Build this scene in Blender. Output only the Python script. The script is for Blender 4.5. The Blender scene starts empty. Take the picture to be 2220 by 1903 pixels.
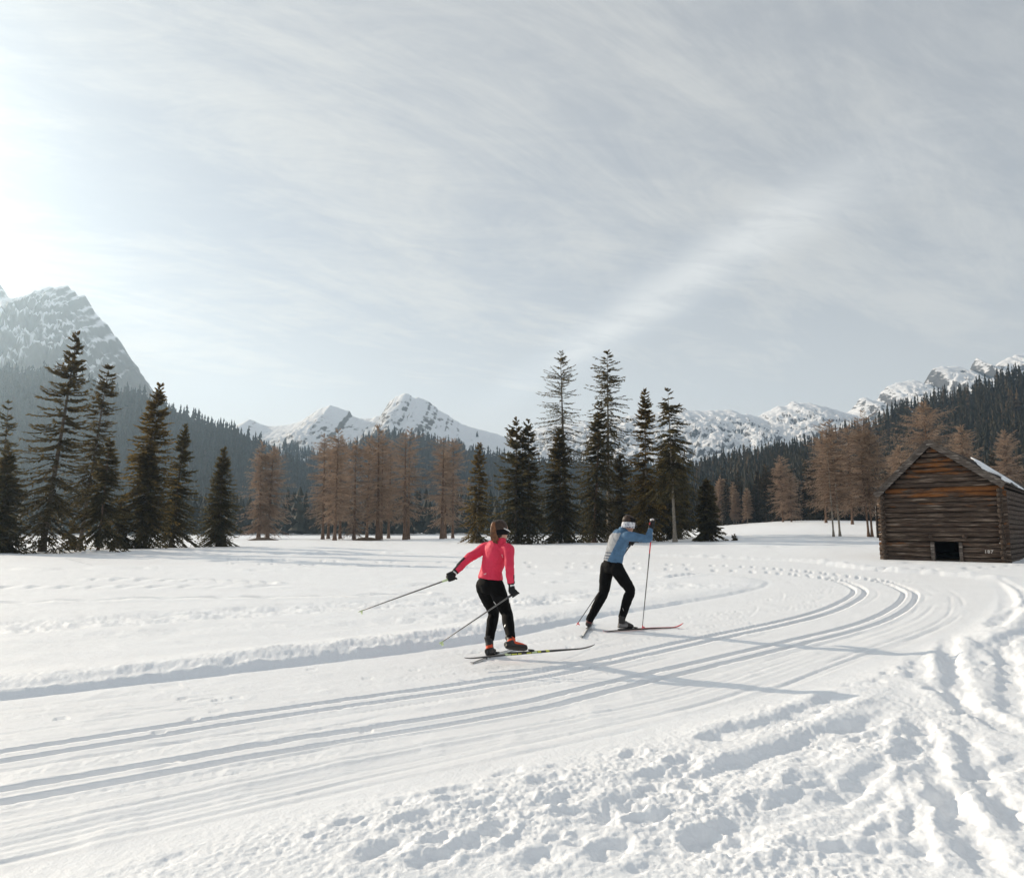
import bpy, bmesh, math, random
import numpy as np
from mathutils import Vector, Matrix

random.seed(7)
rng = np.random.default_rng(11)
scene = bpy.context.scene
COL = scene.collection

# ------------------------------------------------------------------ camera
# source-photo measurements: focal length and horizon in pixels of the 2220x1903 picture
F_PX, CX, CY, HOR, HCAM = 1650.0, 1110.0, 951.5, 1150.0, 1.45
PITCH = math.atan((HOR - CY) / F_PX)
cam_data = bpy.data.cameras.new('camera')
cam_data.sensor_width = 36.0
cam_data.sensor_fit = 'HORIZONTAL'
cam_data.lens = 36.0 * F_PX / 2220.0
cam_data.clip_start = 0.05
cam_data.clip_end = 12000.0
cam = bpy.data.objects.new('camera', cam_data)
COL.objects.link(cam)
cam.location = (0, 0, HCAM)
cam.rotation_euler = (math.pi / 2 + PITCH, 0, 0)
scene.camera = cam

# ------------------------------------------------------------------ sun, sky, exposure
SUN_AZ, SUN_EL = math.radians(-55.0), math.radians(22.0)
SUN_DIR = Vector((math.sin(SUN_AZ) * math.cos(SUN_EL), math.cos(SUN_AZ) * math.cos(SUN_EL), math.sin(SUN_EL)))
sun_data = bpy.data.lights.new('sun', 'SUN')
sun_data.energy = 5.0
sun_data.angle = math.radians(0.6)
sun_data.color = (1.0, 0.85, 0.66)
sun = bpy.data.objects.new('sun', sun_data)
COL.objects.link(sun)
sun.rotation_euler = SUN_DIR.to_track_quat('Z', 'Y').to_euler()
sun.location = (0, 0, 50)

scene.view_settings.view_transform = 'Standard'
scene.view_settings.look = 'None'
scene.view_settings.gamma = 1.0
scene.view_settings.exposure = -0.09
scene.view_settings.use_curve_mapping = False
scene.cycles.max_bounces = 8
scene.cycles.diffuse_bounces = 3
scene.cycles.glossy_bounces = 2
scene.cycles.transmission_bounces = 2
scene.cycles.volume_bounces = 1
scene.cycles.transparent_max_bounces = 4
scene.cycles.sample_clamp_indirect = 4.0
scene.cycles.use_denoising = True
scene.cycles.use_adaptive_sampling = True
scene.cycles.adaptive_threshold = 0.015
scene.cycles.caustics_reflective = False
scene.cycles.caustics_refractive = False


class NT:
    """small helper for building node trees"""
    def __init__(self, tree):
        self.t = tree
        self.n = tree.nodes
        self.l = tree.links

    def node(self, kind, **props):
        nd = self.n.new(kind)
        for k, v in props.items():
            setattr(nd, k, v)
        return nd

    def put(self, sock, v):
        if isinstance(v, bpy.types.NodeSocket):
            self.l.new(v, sock)
        elif v is not None:
            sock.default_value = v

    def math(self, op, a, b=None, c=None, clamp=False):
        nd = self.node('ShaderNodeMath', operation=op, use_clamp=clamp)
        self.put(nd.inputs[0], a)
        self.put(nd.inputs[1], b)
        self.put(nd.inputs[2], c)
        return nd.outputs[0]

    def vmath(self, op, a, b=None, out=0):
        nd = self.node('ShaderNodeVectorMath', operation=op)
        self.put(nd.inputs[0], a)
        self.put(nd.inputs[1], b)
        return nd.outputs[out]

    def mix(self, f, a, b, blend='MIX'):
        nd = self.node('ShaderNodeMix', data_type='RGBA', blend_type=blend)
        self.put(nd.inputs[0], f)
        self.put(nd.inputs[6], a)
        self.put(nd.inputs[7], b)
        return nd.outputs[2]

    def noise(self, vec, scale, detail=4.0, rough=0.5, dist=0.0, lac=2.0):
        nd = self.node('ShaderNodeTexNoise')
        self.put(nd.inputs['Vector'], vec)
        nd.inputs['Scale'].default_value = scale
        nd.inputs['Detail'].default_value = detail
        nd.inputs['Roughness'].default_value = rough
        nd.inputs['Distortion'].default_value = dist
        nd.inputs['Lacunarity'].default_value = lac
        return nd.outputs[0]

    def ramp(self, f, lo, hi, a=0.0, b=1.0):
        nd = self.node('ShaderNodeMapRange', interpolation_type='SMOOTHSTEP')
        self.put(nd.inputs[0], f)
        for i, v in enumerate((lo, hi, a, b)):
            self.put(nd.inputs[1 + i], v)
        return nd.outputs[0]

    def mapping(self, vec, loc=(0, 0, 0), rot=(0, 0, 0), sc=(1, 1, 1), kind='POINT'):
        nd = self.node('ShaderNodeMapping', vector_type=kind)
        self.put(nd.inputs[0], vec)
        nd.inputs[1].default_value = loc
        nd.inputs[2].default_value = rot
        nd.inputs[3].default_value = sc
        return nd.outputs[0]

    def comb(self, x, y, z):
        nd = self.node('ShaderNodeCombineXYZ')
        for i, v in enumerate((x, y, z)):
            self.put(nd.inputs[i], v)
        return nd.outputs[0]

    def sep(self, v):
        nd = self.node('ShaderNodeSeparateXYZ')
        self.put(nd.inputs[0], v)
        return nd.outputs


def ray(px, py):
    """world direction of a pixel of the photograph"""
    xc, yc = (px - CX) / F_PX, (CY - py) / F_PX
    cp, sp = math.cos(PITCH), math.sin(PITCH)
    return xc, cp - sp * yc, sp + cp * yc


def at(px, py, d):
    """the point that the photograph shows at this pixel, if it stands d metres ahead"""
    x, y, z = ray(px, py)
    t = d / y
    return Vector((x * t, d, HCAM + z * t))


def on_ground(px, py, z=0.0):
    x, y, zz = ray(px, py)
    t = (z - HCAM) / zz
    return (x * t, y * t)


SKY_STRENGTH = 0.10
world = bpy.data.worlds.new('World')
scene.world = world
world.use_nodes = True
w = NT(world.node_tree)
w.n.clear()
w_out = w.node('ShaderNodeOutputWorld')
w_bg = w.node('ShaderNodeBackground')
w_bg.inputs['Strength'].default_value = SKY_STRENGTH
w.l.new(w_bg.outputs[0], w_out.inputs[0])
w_sky = w.node('ShaderNodeTexSky', sky_type='NISHITA')
w_sky.sun_disc = False
w_sky.sun_elevation = SUN_EL
w_sky.sun_rotation = SUN_AZ
w_sky.altitude = 1400.0
w_sky.air_density = 1.0
w_sky.dust_density = 0.3
w_sky.ozone_density = 1.0
w_dir = w.node('ShaderNodeTexCoord').outputs['Generated']
wx, wy, wz = w.sep(w_dir)
w_den = w.math('ADD', w.math('MAXIMUM', wz, 0.0), 0.22)
w_p = w.comb(w.math('DIVIDE', wx, w_den), w.math('DIVIDE', wy, w_den), 0.0)


def sky_plane(px, py):
    x, y, z = ray(px, py)
    n = math.sqrt(x * x + y * y + z * z)
    x, y, z = x / n, y / n, z / n
    return x / (max(z, 0) + 0.22), y / (max(z, 0) + 0.22)


# veil of high cirrus: long wisps, a finer ripple across them and a broad thick/thin pattern
w_q = w.mapping(w_p, loc=(0.3, 0.2, 0), rot=(0, 0, math.radians(38)), sc=(1.7, 0.55, 1), kind='TEXTURE')
w_n1 = w.noise(w_q, 2.0, 10.0, 0.68, 0.8)
w_q2 = w.mapping(w_p, loc=(4.1, 1.2, 0), rot=(0, 0, math.radians(12)), sc=(1.0, 0.42, 1), kind='TEXTURE')
w_n2 = w.noise(w_q2, 4.0, 9.0, 0.70, 0.7)
w_n3 = w.noise(w_p, 0.55, 3.0, 0.5, 0.4)
w_c = w.math('ADD', w.math('MULTIPLY', w_n1, 0.50), w.math('ADD', w.math('MULTIPLY', w_n2, 0.25), w.math('MULTIPLY', w_n3, 0.25)))
w_cover = w.ramp(w_c, 0.40, 0.62)
# an old, spread-out condensation trail
tx0, ty0 = sky_plane(1262, 752)
tx1, ty1 = sky_plane(1840, 395)
tl = math.hypot(tx1 - tx0, ty1 - ty0)
ux, uy = (tx1 - tx0) / tl, (ty1 - ty0) / tl
w_px, w_py, _ = w.sep(w_p)
w_ax = w.math('SUBTRACT', w_px, tx0)
w_ay = w.math('SUBTRACT', w_py, ty0)
w_along = w.math('ADD', w.math('MULTIPLY', w_ax, ux), w.math('MULTIPLY', w_ay, uy))
w_acr = w.math('ABSOLUTE', w.math('ADD', w.math('ADD', w.math('MULTIPLY', w_ax, -uy), w.math('MULTIPLY', w_ay, ux)),
                                  w.math('MULTIPLY', w.math('SUBTRACT', w.noise(w_p, 2.0, 3.0), 0.5), 0.10)))
w_wid = w.ramp(w_along, -0.6, tl, 0.15, 0.17)
w_band = w.math('SUBTRACT', 1.0, w.ramp(w.math('DIVIDE', w_acr, w_wid), 0.0, 1.0))
w_band = w.math('MULTIPLY', w_band, w.math('MULTIPLY', w.ramp(w_along, -0.9, 0.3 - 0.2), w.ramp(w_along, tl * 0.75, tl * 1.35, 1.0, 0.0)))
w_band = w.math('MULTIPLY', w_band, w.ramp(w_n2, 0.2, 0.6, 0.45, 1.0))
w_cov = w.math('MAXIMUM', w_cover, w.math('MULTIPLY', w_band, 0.95))
# thin cloud is bright towards the sun (forward scattering)
w_dot = w.math('MAXIMUM', w.vmath('DOT_PRODUCT', w_dir, tuple(SUN_DIR), out=1), 0.0)
w_glow = w.math('ADD', w.math('MULTIPLY', w.math("POWER", w_dot, 2.0), 0.24), w.math('MULTIPLY', w.math('POWER', w_dot, 14.0), 0.03))
w_hor = w.math("MULTIPLY", w.math("POWER", w.math("SUBTRACT", 1.0, w.math("MAXIMUM", wz, 0.0)), 3.0), 0.32)
w_cov = w.math('MAXIMUM', w_cov, w.ramp(wz, 0.38, 0.05))
w_cool = w.math("ADD", 0.62, w.math("MULTIPLY", w_band, 0.16))
COOL, WARM = (0.965, 0.99, 0.99), (1.07, 1.0, 0.85)      # shaded side of the veil; light from the sun through it
w_warm = w.math('ADD', w_hor, w_glow)
w_cloud = w.comb(*[w.math('MULTIPLY', w.math('ADD', w.math('MULTIPLY', w_cool, c), w.math('MULTIPLY', w_warm, h)), 1.0 / SKY_STRENGTH) for c, h in zip(COOL, WARM)])
w_base = w.mix(0.66, w_sky.outputs[0], w_cloud)
w.l.new(w.mix(w.math('MULTIPLY', w_cov, 0.94), w_base, w_cloud), w_bg.inputs['Color'])

# ------------------------------------------------------------------ numeric helpers


def _hash(ix, iy, seed):
    h = (ix.astype(np.uint32) * np.uint32(374761393) + iy.astype(np.uint32) * np.uint32(668265263) + np.uint32(seed * 974711 + 12345))
    h = (h ^ (h >> np.uint32(13))) * np.uint32(1274126177)
    return h ^ (h >> np.uint32(16))


def perlin(x, y, seed=0):
    x = np.asarray(x, dtype=np.float64)
    y = np.asarray(y, dtype=np.float64)
    x0, y0 = np.floor(x), np.floor(y)
    ix, iy = x0.astype(np.int64) & 0xffffffff, y0.astype(np.int64) & 0xffffffff
    fx, fy = (x - x0).astype(np.float32), (y - y0).astype(np.float32)
    u = fx * fx * fx * (fx * (fx * 6 - 15) + 10)
    v = fy * fy * fy * (fy * (fy * 6 - 15) + 10)

    def g(dx, dy):
        h = _hash((ix + dx) & 0xffffffff, (iy + dy) & 0xffffffff, seed) & np.uint32(1023)
        a = h.astype(np.float32) * np.float32(2 * math.pi / 1024)
        return np.cos(a) * (fx - dx) + np.sin(a) * (fy - dy)
    n00, n10, n01, n11 = g(0, 0), g(1, 0), g(0, 1), g(1, 1)
    a = n00 + u * (n10 - n00)
    b = n01 + u * (n11 - n01)
    return (a + v * (b - a)) * 1.5


def fbm(x, y, octv=4, seed=0, gain=0.5, lac=2.03):
    out, amp, f, tot = 0.0, 1.0, 1.0, 0.0
    for o in range(octv):
        out = out + amp * perlin(np.asarray(x) * f + 17.3 * o, np.asarray(y) * f - 9.1 * o, seed + o)
        tot += amp
        amp *= gain
        f *= lac
    return out / tot


def ridged(x, y, octv=4, seed=0, gain=0.5):
    out, amp, f, tot = 0.0, 1.0, 1.0, 0.0
    for o in range(octv):
        out = out + amp * (1.0 - 2.0 * np.abs(perlin(np.asarray(x) * f + 31.7 * o, np.asarray(y) * f + 5.3 * o, seed + o)))
        tot += amp
        amp *= gain
        f *= 2.1
    return out / tot


def sstep(a, b, x):
    t = np.clip((np.asarray(x, dtype=np.float64) - a) / (b - a), 0, 1)
    return t * t * (3 - 2 * t)


def catmull(pts, n=8):
    p = np.array(pts, dtype=np.float64)
    p = np.vstack([2 * p[0] - p[1], p, 2 * p[-1] - p[-2]])
    out = []
    for i in range(1, len(p) - 2):
        for k in range(n):
            t = k / n
            a, b, c, d = p[i - 1], p[i], p[i + 1], p[i + 2]
            out.append(0.5 * ((2 * b) + (c - a) * t + (2 * a - 5 * b + 4 * c - d) * t * t + (3 * b - a - 3 * c + d) * t ** 3))
    out.append(p[-2])
    return np.array(out)


def poly_dist(x, y, poly):
    """distance, signed side (+ = left of the run) and arc length along a polyline, for arrays of points"""
    best = np.full(x.shape, 1e9, dtype=np.float64)
    side = np.zeros(x.shape, dtype=np.float64)
    arc = np.zeros(x.shape, dtype=np.float64)
    s = 0.0
    for (ax, ay), (bx, by) in zip(poly[:-1], poly[1:]):
        dx, dy = bx - ax, by - ay
        L2 = dx * dx + dy * dy
        if L2 < 1e-12:
            continue
        L = math.sqrt(L2)
        t = np.clip(((x - ax) * dx + (y - ay) * dy) / L2, 0, 1)
        ex, ey = x - ax - t * dx, y - ay - t * dy
        d = ex * ex + ey * ey
        m = d < best
        best[m] = d[m]
        side[m] = np.sign(dx * (y - ay) - dy * (x - ax))[m]
        arc[m] = (s + t * L)[m]
        s += L
    return np.sqrt(best), side, arc


def inside(x, y, poly):
    r = np.zeros(x.shape, dtype=bool)
    n = len(poly)
    for i in range(n):
        ax, ay = poly[i]
        bx, by = poly[(i + 1) % n]
        if ay == by:
            continue
        c = ((ay > y) != (by > y)) & (x < (bx - ax) * (y - ay) / (by - ay) + ax)
        r ^= c
    return r


# ------------------------------------------------------------------ object helpers


def tag(o, label=None, cat=None, group=None, kind=None):
    if label:
        o['label'] = label
    if cat:
        o['category'] = cat
    if group:
        o['group'] = group
    if kind:
        o['kind'] = kind
    return o


def mesh_np(name, verts, faces, mats=(), mat_idx=None, smooth=True, attr=None):
    """mesh from numpy arrays; faces is an (n,k) array of one polygon size, or a list of such arrays"""
    me = bpy.data.meshes.new(name)
    verts = np.asarray(verts, dtype=np.float32)
    groups = faces if isinstance(faces, list) else [faces]
    groups = [np.asarray(g, dtype=np.int32) for g in groups if len(g)]
    loops = np.concatenate([g.ravel() for g in groups])
    sizes = np.concatenate([np.full(len(g), g.shape[1], dtype=np.int32) for g in groups])
    starts = np.concatenate([[0], np.cumsum(sizes)[:-1]]).astype(np.int32)
    me.vertices.add(len(verts))
    me.vertices.foreach_set('co', verts.ravel())
    me.loops.add(len(loops))
    me.loops.foreach_set('vertex_index', loops)
    me.polygons.add(len(sizes))
    me.polygons.foreach_set('loop_start', starts)
    if mat_idx is not None:
        me.polygons.foreach_set('material_index', np.asarray(mat_idx, dtype=np.int32))
    me.polygons.foreach_set('use_smooth', np.full(len(sizes), smooth, dtype=bool))
    if attr:
        for k, v in attr.items():
            a = me.attributes.new(k, 'FLOAT', 'POINT')
            a.data.foreach_set('value', np.asarray(v, dtype=np.float32))
    me.update(calc_edges=True)
    for m in mats:
        me.materials.append(m)
    return me


def link(name, me, parent=None, loc=None):
    o = bpy.data.objects.new(name, me)
    COL.objects.link(o)
    if parent is not None:
        o.parent = parent
    if loc is not None:
        o.location = loc
    return o


def empty(name, loc=(0, 0, 0), rz=0.0):
    o = bpy.data.objects.new(name, None)
    COL.objects.link(o)
    o.location = loc
    o.rotation_euler = (0, 0, rz)
    o.empty_display_size = 0.3
    return o


def material(name):
    m = bpy.data.materials.new(name)
    m.use_nodes = True
    t = NT(m.node_tree)
    b = t.n.get('Principled BSDF')
    return m, t, b


def simple_mat(name, col, rough=0.6, spec=0.3, metal=0.0, var=0.12, scale=12.0, bump=0.0, bscale=80.0):
    """one colour with a little procedural unevenness"""
    m, t, b = material(name)
    co = t.node('ShaderNodeTexCoord').outputs['Object']
    n = t.noise(co, scale, 4.0, 0.55)
    lo = tuple(c * (1 - var) for c in col) + (1,)
    hi = tuple(min(1, c * (1 + var)) for c in col) + (1,)
    t.put(b.inputs['Base Color'], t.mix(t.ramp(n, 0.3, 0.7), lo, hi))
    b.inputs['Roughness'].default_value = rough
    b.inputs['Specular IOR Level'].default_value = spec
    b.inputs['Metallic'].default_value = metal
    if bump:
        bp = t.node('ShaderNodeBump')
        bp.inputs['Strength'].default_value = bump
        bp.inputs['Distance'].default_value = 0.01
        t.put(bp.inputs['Height'], t.noise(co, bscale, 3.0, 0.6))
        t.put(b.inputs['Normal'], bp.outputs[0])
    return m
# ------------------------------------------------------------------ snow material


def snow_material(name, col, rough, bscale, bstr, dirty=0.0):
    m, t, b = material(name)
    geo = t.node('ShaderNodeNewGeometry').outputs['Position']
    n = t.noise(geo, 0.9, 5.0, 0.6)
    t.put(b.inputs['Base Color'], t.mix(t.ramp(n, 0.3, 0.7), tuple(c * 0.965 for c in col) + (1,), col + (1,)))
    b.inputs['Roughness'].default_value = rough
    b.inputs['Specular IOR Level'].default_value = 0.25
    h1 = t.noise(geo, bscale, 4.0, 0.65)
    h2 = t.noise(geo, bscale * 0.23, 4.0, 0.6)
    bp = t.node('ShaderNodeBump')
    bp.inputs['Strength'].default_value = bstr
    bp.inputs['Distance'].default_value = 0.012
    t.put(bp.inputs['Height'], t.math('ADD', t.math('MULTIPLY', h1, 0.55), h2))
    t.put(b.inputs['Normal'], bp.outputs[0])
    return m


M_SNOW = snow_material('loose_snow', (0.85, 0.87, 0.90), 0.55, 48.0, 0.7)
M_TRAIL = snow_material('groomed_snow', (0.85, 0.865, 0.89), 0.5, 90.0, 0.42)

# ------------------------------------------------------------------ trail plan (metres, from the photograph)
INNER_PX = [(0, 1522), (536, 1460), (1045, 1396), (1300, 1342), (1480, 1311), (1600, 1290), (1668, 1272), (1672, 1260), (1600, 1250),
            (1450, 1243), (1200, 1236), (800, 1230), (200, 1226)]
OUTER_PX = [(0, 1894), (555, 1760), (1110, 1642), (1400, 1572), (1699, 1495), (1914, 1423), (2055, 1369), (2118, 1332), (2152, 1296), (2148, 1272),
            (2115, 1254), (2028, 1245), (1877, 1235), (1744, 1220), (1566, 1210), (1367, 1203), (800, 1200), (100, 1199)]
inner = [on_ground(*p) for p in INNER_PX]
outer = [on_ground(*p) for p in OUTER_PX]


def extend_back(pts, L):
    (ax, ay), (bx, by) = pts[0], pts[1]
    n = math.hypot(ax - bx, ay - by)
    return [(ax + (ax - bx) / n * L, ay + (ay - by) / n * L)] + pts


inner = catmull(extend_back(inner, 14), 6)
outer = catmull(extend_back(outer, 14), 6)
trail_poly = np.vstack([inner, outer[::-1]])

# two pairs of classic grooves: the middle of each pair
PAIR_A = [(0, 1641), (555, 1553), (1110, 1473), (1300, 1436.5), (1502, 1392), (1746, 1338.5), (1833, 1307.5), (1864, 1282), (1844, 1266),
          (1801, 1254), (1720, 1246), (1600, 1240), (1400, 1234), (1100, 1228), (500, 1222)]
PAIR_B = [(0, 1727), (555, 1628), (1110, 1538), (1300, 1494), (1691, 1401), (1881, 1352), (1955, 1315), (1973, 1289), (1962, 1277),
          (1919, 1260), (1860, 1251), (1780, 1243), (1640, 1233), (1450, 1226), (1100, 1219), (500, 1214)]
pair_a = catmull(extend_back([on_ground(*p) for p in PAIR_A], 14), 6)
pair_b = catmull(extend_back([on_ground(*p) for p in PAIR_B], 14), 6)


def R2(x, y):
    return on_ground(1110 + 0.5357 * x, 1380 + 0.5357 * y)


def R3(x, y):
    return on_ground(1300 + 0.444 * x, 1160 + 0.444 * y)


def R4(x, y):
    return on_ground(0.444 * x, 1160 + 0.444 * y)


# furrows, boot and ski marks in the churned snow: (points, width, depth, rim)
FURROWS = [
    ([R2(760, 610), R2(960, 530), R2(1180, 460), R2(1380, 385), R2(1510, 335)], .15, .13, .06),
    ([R2(960, 770), R2(1120, 715), R2(1230, 670), R2(1350, 575)], .16, .13, .06),
    ([R2(1220, 820), R2(1330, 760), R2(1420, 690), R2(1510, 590)], .15, .13, .06),
    ([R2(700, 890), R2(860, 840), R2(1060, 780)], .17, .12, .05),
    ([R2(1050, 872), R2(1250, 885), R2(1450, 890), R2(1720, 893)], .07, .09, .03),
    ([R2(1640, 345), R2(1680, 480), R2(1730, 610), R2(1790, 720), R2(1870, 850), R2(1950, 976)], .11, .12, .05),
    ([R2(1830, 400), R2(1870, 500), R2(1910, 600), R2(1960, 680), R2(2072, 810)], .10, .06, .02),
    ([R2(1960, 640), R2(2020, 730), R2(2100, 850)], .12, .09, .04),
    ([R2(1760, -10), R2(1768, 80), R2(1790, 180), R2(1830, 300)], .13, .10, .04),
    ([R2(1640, 90), R2(1655, 190)], .14, .09, .03),
    ([R2(800, 440), R2(900, 398), R2(1140, 335), R2(1350, 245)], .16, .11, .06),
    ([R2(1150, 545), R2(1320, 470), R2(1420, 435), R2(1570, 395)], .12, .11, .05),
    ([R2(1590, 400), R2(1610, 560), R2(1640, 700), R2(1640, 976)], .07, .06, .04),
    ([R2(2000, 30), R2(2012, 150), R2(2040, 330)], .13, .09, .04),
    ([R2(1290, 200), R2(1460, 210)], .12, .07, .04),
    ([R2(1250, 700), R2(1480, 560), R2(1640, 470)], .09, .07, .04),
    ([R2(330, 760), R2(640, 620), R2(800, 540)], .12, .07, .04),
    ([R2(60, 720), R2(180, 690), R2(300, 655)], .08, .07, .03),
    ([R2(480, 620), R2(640, 570), R2(760, 500)], .10, .07, .04),
    ([R2(1480, 870), R2(1560, 780), R2(1600, 650)], .10, .06, .03),
    ([R2(1700, 200), R2(1900, 330), R2(2072, 420)], .13, .09, .04),
    ([R2(1700, 700), R2(1820, 640), R2(1960, 560), R2(2072, 500)], .10, .08, .03),
    ([R3(1930, 230), R3(1985, 300), R3(1990, 370), R3(1930, 450)], .20, .14, .06),
    ([R3(1960, 215), R3(2050, 270), R3(2100, 350)], .10, .08, .03),
    ([R3(1930, 470), R3(2010, 400), R3(2080, 360), R3(2200, 320)], .16, .10, .04),
    ([R3(1850, 520), R3(1960, 600), R3(2072, 640)], .16, .10, .04),
    ([R3(1700, 560), R3(1720, 640), R3(1740, 720)], .13, .09, .04),
    ([R3(1900, 560), R3(2000, 520), R3(2150, 470)], .13, .08, .04),
]
FOOT = [(512, 700, .09), (640, 695, .09), (555, 765, .08), (370, 750, .08), (400, 890, .13), (105, 930, .12), (160, 845, .06), (250, 850, .06), (790, 865, .14),
        (925, 880, .10), (485, 490, .08), (125, 605, .09), (830, 420, .11), (690, 530, .09), (740, 640, .08), (560, 645, .07), (240, 745, .07), (1000, 690, .08),
        (1160, 610, .09), (1260, 620, .08), (1890, 570, .09), (1830, 590, .08), (1850, 640, .08), (1520, 160, .08), (1590, 140, .08), (1850, 140, .08), (1920, 120, .07), (1700, 230, .08), (1950, 300, .08), (1820, 330, .08),
        (-520, 900, .15), (-780, 830, .05), (-660, 770, .06), (-250, 640, .10), (-420, 680, .09), (-380, 760, .12), (-200, 880, .09), (-120, 840, .08), (-60, 800, .08), (-300, 860, .06),
        (-130, 700, .07), (-330, 940, .09), (-20, 560, .08)]
FIELD_LINES = [  # ski lines and trodden bands far out on the field: points, width, depth, roughness
    ([R4(-100, 352), R4(300, 340), R4(900, 325), R4(1500, 318), R4(2072, 300)], .16, .07, .5),
    ([R4(-100, 176), R4(300, 172), R4(700, 168)], .22, .07, .1),
    ([R4(480, 225), R4(900, 230), R4(1100, 236), R4(1320, 243)], .20, .09, .1),
    ([R4(0, 262), R4(700, 262), R4(1300, 262), R4(1900, 254), R4(2300, 255)], .16, .08, .2),
    ([R4(1250, 180), R4(1700, 158), R4(2072, 150)], .3, .06, .2),
    ([R3(350, 215), R3(560, 185), R3(300, 190), R3(-300, 200)], .2, .06, .4),
    ([R3(-200, 240), R3(100, 235), R3(420, 250)], .2, .05, .3),
    ([R3(1330, 175), R3(1600, 160), R3(1850, 158), R3(2300, 130)], .25, .07, .5),
    ([R3(-400, 60), R3(300, 58), R3(800, 62), R3(1400, 50)], .4, .06, .3),
    ([R3(1380, 130), R3(1700, 140), R3(2300, 150)], .2, .06, .4),
]
BANDS = [
    ([R4(-300, 490), R4(0, 468), R4(700, 425), R4(1300, 385), R4(2072, 340), R4(2600, 330)], 1.1, .055),
    ([R4(500, 510), R4(1300, 465), R4(1700, 450)], .5, .02),
    ([R4(2100, 430), R4(2600, 330), R4(3200, 270), R4(3600, 250)], .9, .04),
]


def far_rise(x, y):
    """the meadow climbs gently to the right towards the wood"""
    q = np.asarray(x) / np.maximum(np.asarray(y), 1.0)
    return 0.033 * np.maximum(0, np.asarray(y) - 60) * sstep(0.08, 0.42, q) * (1 - 0.5 * sstep(180, 320, y))


def base_height(x, y):
    x = np.asarray(x, dtype=np.float64)
    y = np.asarray(y, dtype=np.float64)
    r = np.hypot(x, y)
    z = far_rise(x, y)
    z = z + 0.16 * fbm(x / 17.0, y / 11.0, 3, 3) * sstep(14, 40, r)
    return z


def z_at(x, y):
    return float(base_height(np.array([x]), np.array([y]))[0])


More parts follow.
